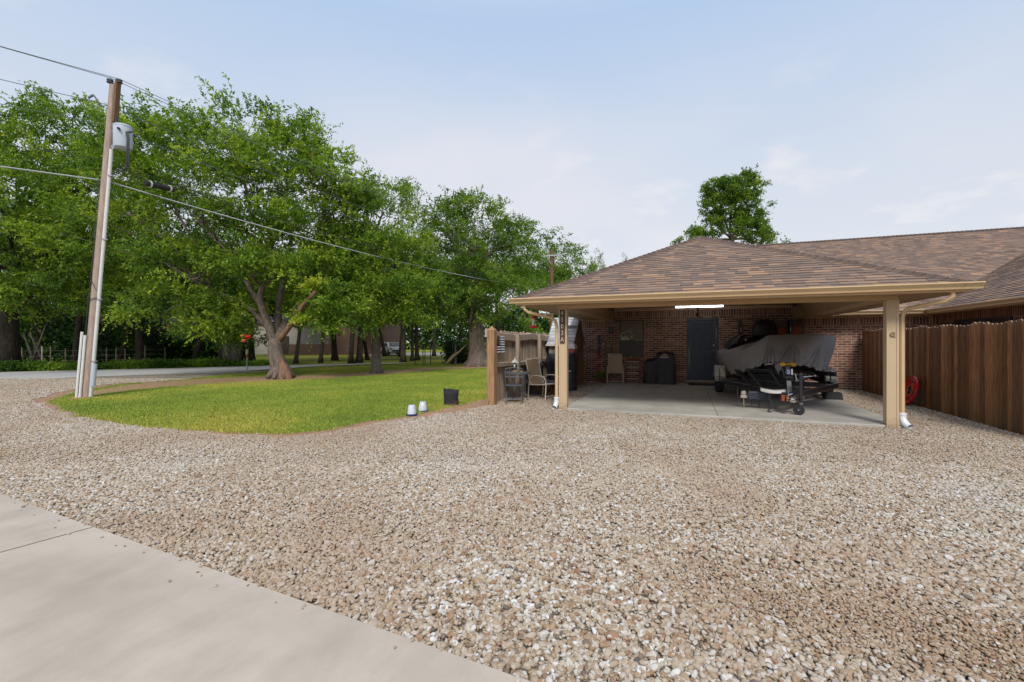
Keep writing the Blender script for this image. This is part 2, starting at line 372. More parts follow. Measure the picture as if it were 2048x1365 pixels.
sd=Vector((SUN_DIR.x*math.cos(SUN_EL),SUN_DIR.y*math.cos(SUN_EL),math.sin(SUN_EL)))
so.rotation_euler=sd.to_track_quat('Z','Y').to_euler()
w=bpy.data.worlds.new('World'); SC.world=w; w.use_nodes=True; nt=w.node_tree; nt.nodes.clear()
def wn(t,**k):
    x=nt.nodes.new(t)
    for a,v in k.items(): setattr(x,a,v)
    return x
def wl(a,b): nt.links.new(a,b)
out=wn('ShaderNodeOutputWorld'); bg=wn('ShaderNodeBackground'); bg.inputs[1].default_value=.112; wl(bg.outputs[0],out.inputs[0])
sky=wn('ShaderNodeTexSky',sky_type='NISHITA'); sky.sun_disc=False; sky.sun_elevation=SUN_EL; sky.sun_rotation=math.atan2(SUN_DIR.x,SUN_DIR.y)
sky.air_density=1.0; sky.dust_density=1.5; sky.ozone_density=1.2
tc=wn('ShaderNodeTexCoord'); sx=wn('ShaderNodeSeparateXYZ'); wl(tc.outputs['Generated'],sx.inputs[0])
def wm(op,a,b=0.0,cl=False):
    x=wn('ShaderNodeMath',operation=op); x.use_clamp=cl
    for s_,v in((x.inputs[0],a),(x.inputs[1],b)):
        if hasattr(v,'node'): wl(v,s_)
        else: s_.default_value=v
    return x.outputs[0]
def wmix(f,a,b):
    x=wn('ShaderNodeMix',data_type='RGBA')
    for s_,v in((x.inputs[0],f),(x.inputs[6],a),(x.inputs[7],b)):
        if hasattr(v,'node'): wl(v,s_)
        elif isinstance(v,float): s_.default_value=v
        else: s_.default_value=(*v,1)
    return x.outputs[2]
def wr(f,stops):
    r=wn('ShaderNodeValToRGB'); e=r.color_ramp.elements
    while len(e)<len(stops): e.new(.5)
    for el,(p,c) in zip(e,stops): el.position=p; el.color=(c,c,c,1)
    wl(f,r.inputs[0]); return r.outputs[0]
# hazy blue overhead to pale near the horizon
zr=wn('ShaderNodeValToRGB'); wl(sx.outputs['Z'],zr.inputs[0])
for el,(p,c) in zip([zr.color_ramp.elements[0],zr.color_ramp.elements[1],zr.color_ramp.elements.new(.3),zr.color_ramp.elements.new(.6)],
    [(0,(7.5,7.6,7.9)),(1,(3.6,5.0,7.6)),(.3,(6.5,7.0,7.9)),(.58,(4.5,5.9,8.0))]): el.position=p; el.color=(*[v/10 for v in c],1)
sc10=wn('ShaderNodeVectorMath',operation='SCALE'); sc10.inputs['Scale'].default_value=10; wl(zr.outputs[0],sc10.inputs[0])
base=wmix(.90,sky.outputs[0],sc10.outputs[0])
dv=wm('ADD',sx.outputs['Z'],.18); cb=wn('ShaderNodeCombineXYZ'); wl(wm('DIVIDE',sx.outputs['X'],dv),cb.inputs[0]); wl(wm('DIVIDE',sx.outputs['Y'],dv),cb.inputs[1]); cb.inputs[2].default_value=4.6
n1=wn('ShaderNodeTexNoise'); n1.inputs['Scale'].default_value=.55; n1.inputs['Detail'].default_value=6; n1.inputs['Roughness'].default_value=.5; wl(cb.outputs[0],n1.inputs['Vector'])
cl=wr(n1.outputs['Fac'],[(.40,0),(.62,.85)])
fade=wr(sx.outputs['Z'],[(0,1.0),(.36,.75),(.55,0.0)])
col=wmix(wm('MULTIPLY',cl,fade),base,(7.6,7.4,7.7))
n2=wn('ShaderNodeTexNoise'); n2.inputs['Scale'].default_value=1.9; n2.inputs['Detail'].default_value=8; n2.inputs['Roughness'].default_value=.55; wl(cb.outputs[0],n2.inputs['Vector'])
puff=wr(n2.outputs['Fac'],[(.585,0),(.70,.55)])
col=wmix(wm('MULTIPLY',puff,fade),col,(8.9,8.3,8.1))
wl(col,bg.inputs[0])

# ------------------------------------------------------------------ ground survey helpers
def G(x,y,z=0.0):
    """point of level ground seen at survey station (x,y) of the 2048-wide site photo"""
    d=900*1.5/(y-683); return F((x-1024)/900*d,d,z)
def S(x,y,d):
    return F((x-1024)/900*d,d,1.5+(683-y)/900*d)
def inside(P,poly):
    P=np.asarray(P); x,y=P[:,0],P[:,1]; r=np.zeros(len(P),bool); n=len(poly); j=n-1
    for i in range(n):
        xi,yi=poly[i][0],poly[i][1]; xj,yj=poly[j][0],poly[j][1]
        c=((yi>y)!=(yj>y))&(x<(xj-xi)*(y-yi)/(yj-yi+1e-12)+xi); r^=c; j=i
    return r
def ragged(poly,step=.5,amp=.12,seed=1):
    rg=random.Random(seed); out=[]; n=len(poly)
    for i in range(n):
        a=Vector(poly[i][:2]); b=Vector(poly[(i+1)%n][:2]); L=(b-a).length; k=min(60,max(1,int(L/step)))
        nrm=Vector(((b-a).y,-(b-a).x)).normalized() if L>0 else Vector((0,0))
        for q in range(k):
            p=a+(b-a)*(q/k)+nrm*rg.uniform(-amp,amp); out.append((p.x,p.y))
    return out
def sheet(name,poly,z,m,kind='structure',label=None):
    me=bpy.data.meshes.new(name); bm=bmesh.new(); vs=[bm.verts.new((p[0],p[1],0)) for p in poly]
    f=bm.faces.new(vs); f.normal_update()
    if f.normal.z<0: f.normal_flip()
    bmesh.ops.triangulate(bm,faces=[f]); bm.to_mesh(me); bm.free(); me.materials.append(m)
    o=bpy.data.objects.new(name,me); COL.objects.link(o); o.location=(0,0,z); tag(o,label=label,kind=kind); return o

R_=[(-420,-420),(420,-420),(420,420),(-420,420)]
sheet('ground',R_,-.03,M['field'],label='wide grassy ground reaching away under the trees')
grav_poly=[F(-45,-14),F(34,-14),Vector((13,16.6,0)),Vector((-4.3,16.9,0)),Vector((-9,12,0)),F(-12,24),F(-17.7,20.5),F(-30,12),F(-55,2)]
sheet('gravel_bed',[p[:2] for p in grav_poly],-.008,M['gravelbed'],label='bed of tan river gravel under the loose pebbles')
road=[F(-70,-5),F(-24.8,21.8),F(-17.4,26),F(-12.5,29.3),F(-7.3,31.6),F(-7.6,30.6),F(-11.7,27.5),F(-13.9,22.0),F(-17.7,19.0),F(-22,13.2),F(-52,-6)]
sheet('road',[p[:2] for p in road],.004,M['asphalt'],label='pale worn asphalt road passing behind the lawn')
mk=B(); a,b=G(234,750.5),G(441,745.6); dr=(b-a).normalized(); nn=Vector((-dr.y,dr.x,0))*.09; mk.face([a-nn,b-nn,b+nn,a+nn]); mk.v=[(v[0],v[1],.009) for v in mk.v]
tag(mk.build('road_marking',M['road_paint'],fixn=False),kind='structure',label='white painted edge line on the road')
sheet('parking_lot',[F(-17,49)[:2],F(-5.5,48)[:2],F(2,47)[:2],F(3,58)[:2],F(-17,60)[:2]],-.012,M['lot'],label='pale concrete lot behind the far trees')
lawn0=[G(985,793),G(1010,760),G(1050,742),G(1040,731),G(1000,728.5),G(900,729),G(820,729.2),G(640,733),G(520,744),G(440,751),G(360,761),G(250,770),G(170,784),G(112,803),G(180,833),G(300,853),G(450,863),G(570,868),G(640,861),G(700,848),G(760,840),G(850,824),G(905,810),G(955,800)]
dirt0=[G(1000,800),G(1040,762),G(1010,742),G(960,735),G(820,737),G(640,748),G(440,756),G(330,762),G(210,770),G(130,783),G(62,801),G(135,830),G(250,852),G(400,866),G(560,877),G(650,869),G(725,854),G(850,833),G(930,822),G(975,812)]
lawn=ragged([p[:2] for p in lawn0],.13,.085,2); dirt=ragged([p[:2] for p in dirt0],.3,.10,3)
sheet('dirt_border',dirt,.0,M['dirt'],label='red brown bare dirt edging the lawn')
sheet('lawn',lawn,.008,M['lawn'],label='mown green lawn beside the gravel')
band=[G(170,778),G(300,766),G(430,757),G(560,753),G(660,749),G(740,744.5),G(840,737),G(960,733),G(1000,736),G(880,739.5),G(770,750),G(660,757),G(560,762),G(430,768),G(330,775),G(240,784),G(150,800),G(110,800)]
bandp=ragged([p[:2] for p in band],.3,.12,5)
sheet('dirt_shade_strip',bandp,.013,M['dirt'],label='strip of red dirt and painted tree shade under the lawn trees')  # bare dirt and the shade of the trees laid on as brown colour

# grass blades (nobody could count them)
def tri_mesh(name,V,T,m,verts_per=3,smooth=False,parent=None,off=(0,0,0),tv=None):
    me=bpy.data.meshes.new(name); n=len(V); k=n//verts_per
    me.vertices.add(n); me.vertices.foreach_set('co',(V-np.array(off)).astype(np.float32).ravel())
    me.loops.add(n); me.loops.foreach_set('vertex_index',np.arange(n,dtype=np.int32))
    me.polygons.add(k); me.polygons.foreach_set('loop_start',np.arange(0,n,verts_per,dtype=np.int32))
    try: me.polygons.foreach_set('loop_total',np.full(k,verts_per,dtype=np.int32))
    except Exception: pass
    at=me.attributes.new('tint','FLOAT','FACE'); at.data.foreach_set('value',T.astype(np.float32))
    me.update(calc_edges=True); me.validate(); me.materials.append(m)
    o=bpy.data.objects.new(name,me); COL.objects.link(o)
    if parent is not None: o.parent=parent
    else: o.location=off
    return o
def blades(name,pts,hmin,hmax,wd,m,label):
    n=len(pts); an=RNG.uniform(0,6.283,n); h=RNG.uniform(hmin,hmax,n); ln=RNG.uniform(0,.8,n)*h; la=RNG.uniform(0,6.283,n); ww=wd*RNG.uniform(.6,1.3,n)
    V=np.zeros((n,3,3)); V[:,0,0]=pts[:,0]-np.cos(an)*ww; V[:,0,1]=pts[:,1]-np.sin(an)*ww; V[:,1,0]=pts[:,0]+np.cos(an)*ww; V[:,1,1]=pts[:,1]+np.sin(an)*ww
    V[:,2,0]=pts[:,0]+np.cos(la)*ln; V[:,2,1]=pts[:,1]+np.sin(la)*ln; V[:,2,2]=h
    o=tri_mesh(name,V.reshape(-1,3),RNG.uniform(0,1,n),m,3); o.location=(0,0,.008); return tag(o,label=label,kind='stuff')
LP=np.array(lawn); 
def sample_poly(poly,n):
    P=np.array(poly); lo=P.min(0);hi=P.max(0); q=RNG.uniform(lo,hi,(n,2)); return q[inside(q,poly)]
q=sample_poly(lawn,900000); dd=-q[:,0]*RY+q[:,1]*RX
keep=RNG.uniform(0,1,len(q))<np.clip((13/np.maximum(dd,1))**2,.10,1); q=q[keep]
inb=inside(q,bandp); q=q[~inb|(RNG.uniform(0,1,len(q))<.12)]
cl_=np.sin(q[:,0]*1.7)*np.sin(q[:,1]*2.1+q[:,0]*.4)
blades('lawn_grass',q,.014,.040,.006,M['blade'],'short mown grass blades of the lawn')
LQ=np.array(lawn); ii=RNG.integers(0,len(LQ),60000); fr_=RNG.uniform(0,1,(60000,1)); q=LQ[ii]*(1-fr_)+LQ[(ii+1)%len(LQ)]*fr_+RNG.normal(0,.085,(60000,2)); q=q[(-q[:,0]*RY+q[:,1]*RX)<16]; blades('lawn_edge_grass',q,.015,.05,.006,M['blade'],'ragged grass fringe along the lawn edge')
q=sample_poly(dirt,26000); q=q[~inside(q,lawn)]; q=q[RNG.uniform(0,1,len(q))<.35]
blades('dirt_grass',q,.015,.04,.006,M['blade'],'sparse grass sprigs on the bare dirt edge')

# ------------------------------------------------------------------ pebbles: points + geometry nodes
DRV_A=Vector((-40,5.1)); DRV_B=Vector((20,.30)); # slab edge line, refined below
e1=G(0,992); e2=G(1040,1365); ed=(e2-e1).normalized()
def beyond_edge(P,off=0.0): # >0 on the gravel side
    nx,ny=-ed.y,ed.x; return (P[:,0]-e1.x)*nx+(P[:,1]-e1.y)*ny-off
def front_of_house(P): return ~((P[:,0]>-2.47)&(P[:,0]<3.60)&(P[:,1]>9.56))
grav2=[p[:2] for p in grav_poly]
def field(P): # brown, finer patches
    x,y=P[:,0],P[:,1]
    a=np.exp(-(((y-(3.0-.12*(x-.2))))**2)/.14)*(1/(1+np.exp(-(x-.1)*3)))
    b=.5+.5*np.sin(x*1.3+1.1*np.sin(y*.9))*np.sin(y*1.7+x*.5)
    return a,b
def pebbles():
    out=[]
    for d0,d1,dens,s0,s1 in((1.2,3.4,3800,.0085,.020),(3.4,5.5,3900,.008,.017),(5.5,8.5,3000,.0085,.0150),(8.5,12.5,1600,.011,.0165),(12.5,18,700,.013,.023)):
        L=1.22*d1+1.2; A=(d1-d0)*2*L; n=int(A*dens); l=RNG.uniform(-L,L,n); d=RNG.uniform(d0,d1,n)
        P=np.stack([l*RX-d*RY,l*RY+d*RX],1)
        k=(np.abs(l)<1.22*d+1.0)&inside(P,grav2)&(beyond_edge(P)>.005)&front_of_house(P)&~inside(P,lawn)
        k&=~((P[:,0]>5.0)&(P[:,1]>3))&(P[:,1]<16.6)
        ind=inside(P,dirt); k&=(~ind)|(RNG.uniform(0,1,n)<.025)
        P=P[k]; s=RNG.uniform(0,1,len(P))**1.7*(s1-s0)+s0
        a,b=field(P); s*=1-.38*a
        s*=np.where(RNG.uniform(0,1,len(P))<.04,1.35,1)
        out.append((P,s,a,b))
    A2=4.3*11; n2_=int(A2*5200); l=RNG.uniform(-2,9,n2_); d=RNG.uniform(1.2,5.5,n2_); Pq=np.stack([l*RX-d*RY,l*RY+d*RX],1); a,b=field(Pq); kq=(a>.25)&(beyond_edge(Pq)>.0)&(RNG.uniform(0,1,n2_)<a+.2); out.append((Pq[kq],RNG.uniform(.005,.0105,kq.sum()),a[kq],b[kq]))
    P=np.concatenate([o[0] for o in out]); s=np.concatenate([o[1] for o in out]); a=np.concatenate([o[2] for o in out]); b=np.concatenate([o[3] for o in out])
    return P,s,a,b
P,s_,fa,fb=pebbles()
ns=90; tt=RNG.uniform(-6,9,ns); of=-np.abs(RNG.exponential(.045,ns))-.01
Ps=np.stack([e1.x+ed.x*(tt+6)-ed.y*of,e1.y+ed.y*(tt+6)+ed.x*of],1)
P=np.concatenate([P,Ps]); s_=np.concatenate([s_,RNG.uniform(.005,.011,ns)]); fa=np.concatenate([fa,np.zeros(ns)]); fb=np.concatenate([fb,np.zeros(ns)]); n=len(P); nstray=ns
me=bpy.data.meshes.new('gravel'); me.vertices.add(n)
zz=RNG.uniform(-.006,.016,n); zz[-nstray:]=.036; co_=np.stack([P[:,0],P[:,1],zz],1)
me.vertices.foreach_set('co',co_.astype(np.float32).ravel())
rot=np.stack([RNG.normal(0,.35,n),RNG.normal(0,.35,n),RNG.uniform(0,6.283,n)],1)
scl=np.stack([s_*RNG.uniform(1.0,1.45,n),s_*RNG.uniform(.75,1.05,n),s_*RNG.uniform(.5,.8,n)],1)
dist=-P[:,0]*RY+P[:,1]*RX; u_=RNG.uniform(0,1,n); be=RNG.beta(2.4,2.0,n); mixd=np.clip((dist-2.5)/3.5,0,.85); tone=np.where(RNG.uniform(0,1,n)<mixd,be,u_); tone=np.where(RNG.uniform(0,1,n)<.85*fa,.06+.34*tone,tone)
for nm,arr,ty in(('rot',rot,'FLOAT_VECTOR'),('scl',scl,'FLOAT_VECTOR')):
    at=me.attributes.new(nm,ty,'POINT'); at.data.foreach_set('vector',arr.astype(np.float32).ravel())
at=me.attributes.new('tone','FLOAT','POINT'); at.data.foreach_set('value',tone.astype(np.float32))
at=me.attributes.new('kindex','INT','POINT'); at.data.foreach_set('value',RNG.integers(0,9,n).astype(np.int32))
go=bpy.data.objects.new('gravel',me); COL.objects.link(go); tag(go,'loose tan, white and brown river pebbles over the yard',kind='stuff')
ng=bpy.data.node_groups.new('scatter_pebbles','GeometryNodeTree'); ng.interface.new_socket('Geometry',in_out='INPUT',socket_type='NodeSocketGeometry'); ng.interface.new_socket('Geometry',in_out='OUTPUT',socket_type='NodeSocketGeometry')
def gn(t,**k):
    x=ng.nodes.new(t)
    for a,v in k.items(): setattr(x,a,v)
    return x
gi=gn('NodeGroupInput'); gout=gn('NodeGroupOutput'); g2i=gn('GeometryNodeGeometryToInstance')
for i in range(9):
    ico=gn('GeometryNodeMeshIcoSphere'); ico.inputs['Radius'].default_value=1; ico.inputs['Subdivisions'].default_value=3 if i<0 else 2
    sp=gn('GeometryNodeSetPosition'); ps=gn('GeometryNodeInputPosition'); no=gn('ShaderNodeTexNoise',noise_dimensions='4D'); no.inputs['Scale'].default_value=.75; no.inputs['Detail'].default_value=1; no.inputs['W'].default_value=i*7.3
    sub=gn('ShaderNodeVectorMath',operation='SUBTRACT'); sub.inputs[1].default_value=(.5,.5,.5); scn=gn('ShaderNodeVectorMath',operation='SCALE'); scn.inputs['Scale'].default_value=1.7
    ng.links.new(ps.outputs[0],no.inputs['Vector']); ng.links.new(no.outputs['Color'],sub.inputs[0]); ng.links.new(sub.outputs[0],scn.inputs[0])
    ng.links.new(ico.outputs[0],sp.inputs['Geometry']); ng.links.new(scn.outputs[0],sp.inputs['Offset'])
    ss=gn('GeometryNodeSetShadeSmooth'); ng.links.new(sp.outputs[0],ss.inputs[0])
    sm=gn('GeometryNodeSetMaterial'); sm.inputs['Material'].default_value=M['pebble']; ng.links.new(ss.outputs[0],sm.inputs[0])
    ng.links.new(sm.outputs[0],g2i.inputs[0])
iop=gn('GeometryNodeInstanceOnPoints'); iop.inputs['Pick Instance'].default_value=True
def na(nm,ty):
    x=gn('GeometryNodeInputNamedAttribute',data_type=ty); x.inputs['Name'].default_value=nm; return x.outputs[0]
ng.links.new(gi.outputs[0],iop.inputs['Points']); ng.links.new(g2i.outputs[0],iop.inputs['Instance']); ng.links.new(na('kindex','INT'),iop.inputs['Instance Index'])
ng.links.new(na('rot','FLOAT_VECTOR'),iop.inputs['Rotation']); ng.links.new(na('scl','FLOAT_VECTOR'),iop.inputs['Scale']); ng.links.new(iop.outputs[0],gout.inputs[0])
md=go.modifiers.new('scatter','NODES'); md.node_group=ng

# concrete driveway in front, one slab with a bevelled edge and sawn joints
nrm=Vector((-ed.y,ed.x,0)); f1=e1-ed*14; f2=e2+ed*16; bk=nrm*-9
dv_=B(); H_=.030; ch=.012
P4=[f1,f2,f2+bk,f1+bk]
dv_.face([(p.x,p.y,H_) for p in (f1-nrm*ch,f2-nrm*ch,P4[2],P4[3])])
dv_.face([(f1.x,f1.y,H_-ch),(f2.x,f2.y,H_-ch),(f2.x-nrm.x*ch,f2.y-nrm.y*ch,H_),(f1.x-nrm.x*ch,f1.y-nrm.y*ch,H_)])
dv_.face([(f1.x,f1.y,-.06),(f2.x,f2.y,-.06),(f2.x,f2.y,H_-ch),(f1.x,f1.y,H_-ch)])
o=dv_.build('driveway',M['drive'],fixn=False,smooth=False); tag(o,kind='structure',label='warm grey concrete driveway slab in the foreground')
j=B()
for (x1,y1,x2,y2) in((191,1061,-60,1131),):
    a=G(x1,y1); b=G(x2,y2); a.z=b.z=H_+.0035; d=(b-a).normalized(); s2=Vector((-d.y,d.x,0))*.004
    b=b+d*3; j.face([a-s2,b-s2,b+s2,a+s2])
tag(j.build('driveway_joint',M['joint'],fixn=False),kind='structure',label='dark contraction joint across the driveway')

# ------------------------------------------------------------------ trees
def leaves(blobs,ncl,ntw,nlf,leaf,seed,tw=(.6,1.15),up=.35,droop=.35,shell=.55,wd=.42):
    """blobs: (centre, (rx,ry,rz), weight). returns V (n*4,3), tint, clump centres"""
    rg=np.random.default_rng(seed); C=[];O=[]
    for c,r,wt in blobs:
        n=int(ncl*wt); v=rg.normal(size=(n,3)); v/=np.linalg.norm(v,axis=1)[:,None]
        v[:,2]=np.where(v[:,2]<-.45,-v[:,2],v[:,2])
        rad=shell+(1-shell)*rg.uniform(0,1,n)**.6; rad*=rg.uniform(.82,1.14,n)
        C.append(np.array(c)+v*rad[:,None]*np.array(r)); O.append(v)
    C=np.concatenate(C);O=np.concatenate(O); nc=len(C)
    ct=rg.uniform(0,1,nc)
    k=np.repeat(np.arange(nc),ntw); nt_=len(k)
    D=O[k]*.75+rg.normal(size=(nt_,3))*.55; D[:,2]+=up; D/=np.linalg.norm(D,axis=1)[:,None]
    L=rg.uniform(tw[0],tw[1],nt_); St=C[k]+rg.normal(size=(nt_,3))*np.array([.22,.22,.14])*tw[1]-D*L[:,None]*.4
    kk=np.repeat(np.arange(nt_),nlf); nl=len(kk); t=(np.tile(np.arange(nlf),nt_)+rg.uniform(0,1,nl))/nlf
    p=St[kk]+D[kk]*(L[kk]*t)[:,None]; p[:,2]-=droop*(t**2)*L[kk]
    sidev=rg.normal(size=(nl,3)); ld=D[kk]*.6+sidev*.75; ld[:,2]-=.25; ld/=np.linalg.norm(ld,axis=1)[:,None]
    nr=rg.normal(size=(nl,3))*.75; nr[:,2]+=1.0
    sd_=np.cross(ld,nr); sd_/=np.linalg.norm(sd_,axis=1)[:,None]+1e-9
    ll=leaf*rg.uniform(.65,1.25,nl)*(1-.35*t); ww=ll*wd
    V=np.zeros((nl,4,3)); V[:,0]=p; V[:,2]=p+ld*ll[:,None]; mid=p+ld*(ll*.45)[:,None]; V[:,1]=mid+sd_*ww[:,None]*.5+np.array([0,0,1])*(ll*.06)[:,None]; V[:,3]=mid-sd_*ww[:,None]*.5+np.array([0,0,1])*(ll*.06)[:,None]
    out=np.einsum('ij,ij->i',D,O[k])[kk]
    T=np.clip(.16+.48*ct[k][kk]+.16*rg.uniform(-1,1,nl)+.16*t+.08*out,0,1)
    T=np.where(rg.uniform(0,1,nl)<.03,np.clip(T+.35,0,1),T)
    return V.reshape(-1,3),T,C
def limb(b,p0,p1,r0,r1,sag=.12,n=7,seg=6,rg=random):
    p0=Vector(p0);p1=Vector(p1);L=(p1-p0).length
    o1=Vector((rg.uniform(-1,1),rg.uniform(-1,1),rg.uniform(-.3,1)))*L*sag
    pts=[p0.lerp(p1,i/seg)+o1*math.sin(math.pi*i/seg)+Vector((rg.uniform(-1,1),rg.uniform(-1,1),rg.uniform(-1,1)))*L*.015 for i in range(seg+1)]
    b.tube(pts,[r0+(r1-r0)*i/seg for i in range(seg+1)],n); return pts
def make_tree(name,label,cat,base,trunk,blobs,leafmat,barkmat,ncl,ntw,nlf,leaf,seed,group=None,twigs=60,fork=None,limbs=None,trunk_b=None,**kw):
    """trunk: list of (point, radius); blobs carry limbs from the last trunk point"""
    rt=thing(name,label,cat,base,0,group); rg=random.Random(seed)
    b=trunk_b or B(); b.tube([p for p,r in trunk],[r for p,r in trunk],12)
    top,rt_=trunk[-1]; fk=fork or [(top,rt_)]
    V,T,C=leaves(blobs,ncl,ntw,nlf,leaf,seed,**kw)
    for c,r,wt in blobs:
        f0=min(fk,key=lambda q:(Vector(q[0])-Vector(c)).length)
        pts=limb(b,f0[0],Vector(c)+Vector((0,0,-r[2]*.2)),f0[1]*.55,.045,.10,7,7,rg)
        cc=C[np.linalg.norm((C-np.array(c))/np.array(r),axis=1)<1.25]
        for q in range(min(len(cc),max(2,int(twigs*wt/len(blobs))))):
            e=cc[rg.randrange(len(cc))]; limb(b,pts[rg.randrange(2,7)],e,.035,.008,.10,4,4,rg)
    b.build('trunk',barkmat,rt,smooth='all',fixn=False)
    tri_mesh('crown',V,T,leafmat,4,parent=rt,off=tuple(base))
    return rt

def SB(x,y,d,r,wt=1.0,f=.85): # crown lobe at survey station
    r=r if hasattr(r,'__len__') else (r,r,r*f); return (tuple(S(x,y,d)),r,wt)

# the big elm on the lawn
b=B(); d=18.0
base=F(-9.24,18.0,0)
def T_(x,y,dd=0): return S(x,y,d+dd)
tr=[(T_(562,760),.46),(T_(561,748),.37),(T_(557,728),.31),(T_(551,706),.29),(T_(550,690),.27),(T_(551,676),.22)]
# flared root toes
for an in range(0,360,40):
    a=math.radians(an+12); c=T_(561,752); b.tube([c+Vector((0,0,.6)),c+Vector((math.cos(a)*.24,math.sin(a)*.24,.30)),c+Vector((math.cos(a)*.38,math.sin(a)*.38,.08)),c+Vector((math.cos(a)*.52,math.sin(a)*.52,-.08))],[.13,.13,.10,.04],8)
left=[(T_(549,692),.20),(T_(540,660),.17),(T_(528,628),.145),(T_(519,600),.125),(T_(524,572),.115),(T_(530,545),.10),(T_(540,505,1.2),.09),(T_(545,440,2.0),.05)]
b.tube([p for p,r in left],[r for p,r in left],9)
lf2=[(T_(519,606),.13),(T_(500,575,.2),.10),(T_(480,540,.8),.08),(T_(462,490,1.6),.04)]
b.tube([p for p,r in lf2],[r for p,r in lf2],8)
far=[(T_(536,655),.12),(T_(505,622,.6),.11),(T_(470,602,1),.105),(T_(430,583,1.2),.09),(T_(385,560,1.9),.08),(T_(320,520,2.4),.04)]
b.tube([p for p,r in far],[r for p,r in far],8)
back=[(T_(556,680),.20),(T_(572,648,.8),.19),(T_(590,622,1.5),.15),(T_(620,585,2),.11),(T_(660,530,2.2),.09),(T_(690,470,2),.05)]
b.tube([p for p,r in back],[r for p,r in back],9)
mid=[(T_(552,680),.15),(T_(556,640,1),.14),(T_(560,590,1.5),.11),(T_(575,520,1.5),.08),(T_(590,430,1),.06)]
b.tube([p for p,r in mid],[r for p,r in mid],8)
elm_blobs=[SB(430,410,18,(3.3,3.4,2.5)),SB(330,330,18.5,(2.9,3.2,2.2)),SB(545,380,18,(2.8,3.4,2.5),1.1),SB(635,430,18.5,(2.4,3,2.4),.9),SB(480,300,18,(2.6,3,1.7),.8),SB(575,310,18.5,(1.9,2.3,1.5),.6),SB(655,350,19,(1.3,1.8,1.2),.4),
 SB(300,470,17.5,(2.8,3.2,2.2),.9),SB(385,545,17.0,(2.2,2.2,1.2),.7),SB(640,505,18.6,(1.9,1.8,1.2),.6),SB(560,600,21.5,(2.4,1.2,1.6),.7),SB(690,560,18,(1.1,1.6,1.3),.45),SB(250,400,18,(2.2,2.6,2.2),.7),SB(500,455,16.8,(2.4,1.6,1.2),.8),SB(340,610,17.5,(2.0,2,.9),.5),SB(665,615,16.6,(1.3,1.0,.9),.4),SB(500,540,15.9,(1.2,.8,.8),.32),SB(640,645,16.5,(.9,.8,.6),.28),SB(705,640,18,(1.5,1.2,.6),.4),SB(415,650,17.4,(1.8,1.2,.7),.4),SB(585,540,16.0,(.9,.8,.7),.22),SB(270,290,18,(1.6,2,1.2),.4),SB(440,625,17.6,(1.3,1.5,.8),.35),SB(470,680,19,(1.1,1.3,.6),.25),SB(700,430,19,(1.2,1.8,1.6),.45)]
elm_blobs=[(tuple(Vector(c)+(Vector(c)-Vector((0,0,1.5))).normalized()*1.3),(r[0]*1.07,r[1]*.85,r[2]*1.07),w_) for c,r,w_ in elm_blobs]
fork=[left[4],left[6],far[3],back[2],back[4],mid[2],lf2[2],mid[3]]
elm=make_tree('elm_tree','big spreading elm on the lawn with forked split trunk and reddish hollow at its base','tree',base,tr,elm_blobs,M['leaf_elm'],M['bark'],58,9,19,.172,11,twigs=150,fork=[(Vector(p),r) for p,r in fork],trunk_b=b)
# exposed heartwood hollow and the sawn limb stub with yellow shoots
hb=B(); c0=T_(566,757); fw=(Vector((0,0,0))-c0); fw.z=0; fw.normalize(); sdv=Vector((-fw.y,fw.x,0))
pts=[]
for i,(x,y,hw) in enumerate([(569,759,.26),(569,748,.22),(567,735,.15),(564,722,.07),(562,712,.015)]):
    c=T_(x,y); rr=.39-.02*i; row=[]
    for k in range(5):
        u=(k-2)/2; row.append(c+sdv*(u*hw)+fw*(rr*math.sqrt(max(0,1-(u*hw/rr)**2))+.015-(.10*(1-abs(u)) if i<4 else 0)*.0))
    pts.append(row)
hb.grid(pts); hb.build('hollow',M['bark_red'],elm,smooth='all')
st=B(); stp=[(T_(553,690,.1),.11),(T_(568,668,-.1),.115),(T_(587,643,-.35),.10),(T_(603,614,-.6),.09),(T_(619,596,-.6),.08),(T_(631,583,-.6),.07)]
st.tube([p for p,r in stp],[r for p,r in stp],10); st.build('sawn_limb',M['bark_red'],elm,smooth='all')
V,T,C=leaves([(tuple(T_(633,575,-.6)),(.42,.42,.35),1),(tuple(T_(610,640,-.6)),(.35,.35,.3),.5)],18,5,9,.15,5,tw=(.25,.45)); tri_mesh('young_shoots',V,np.clip(T+.45,0,1),M['leaf_elm'],4,parent=elm,off=tuple(base))

# tree with the slim grey trunk right of the elm
d=21.1; base=G(753,747)
tr=[(S(753,748,d),.36),(S(753,738,d),.26),(S(752,715,d),.21),(S(752,690,d),.19),(S(751,660,d),.17),(S(749,620,d),.15),(S(745,560,d),.10)]
make_tree('elm_tree','slender grey trunked elm standing second on the lawn, right of the big forked elm','tree',base,tr,
 [SB(735,480,21,(2.6,2.7,2.0)),SB(765,410,21.4,(1.8,2.2,1.5),.7),SB(830,590,20.5,(1.7,2.1,1.1),.7),SB(800,520,21,(2.0,2.3,1.5),.9),SB(690,590,20.5,(1.9,2.0,1.1),.7),SB(760,600,20,(1.7,1.4,1.0),.6),SB(690,510,22,(1.9,1.8,1.5),.6),SB(735,395,21.5,(.9,1,1.1),.2),SB(805,640,20.3,(1.6,1.2,.6),.4)],
 M['leaf_elm'],M['bark_grey'],54,8,18,.155,23,twigs=60,fork=[tr[-1],tr[-2]])
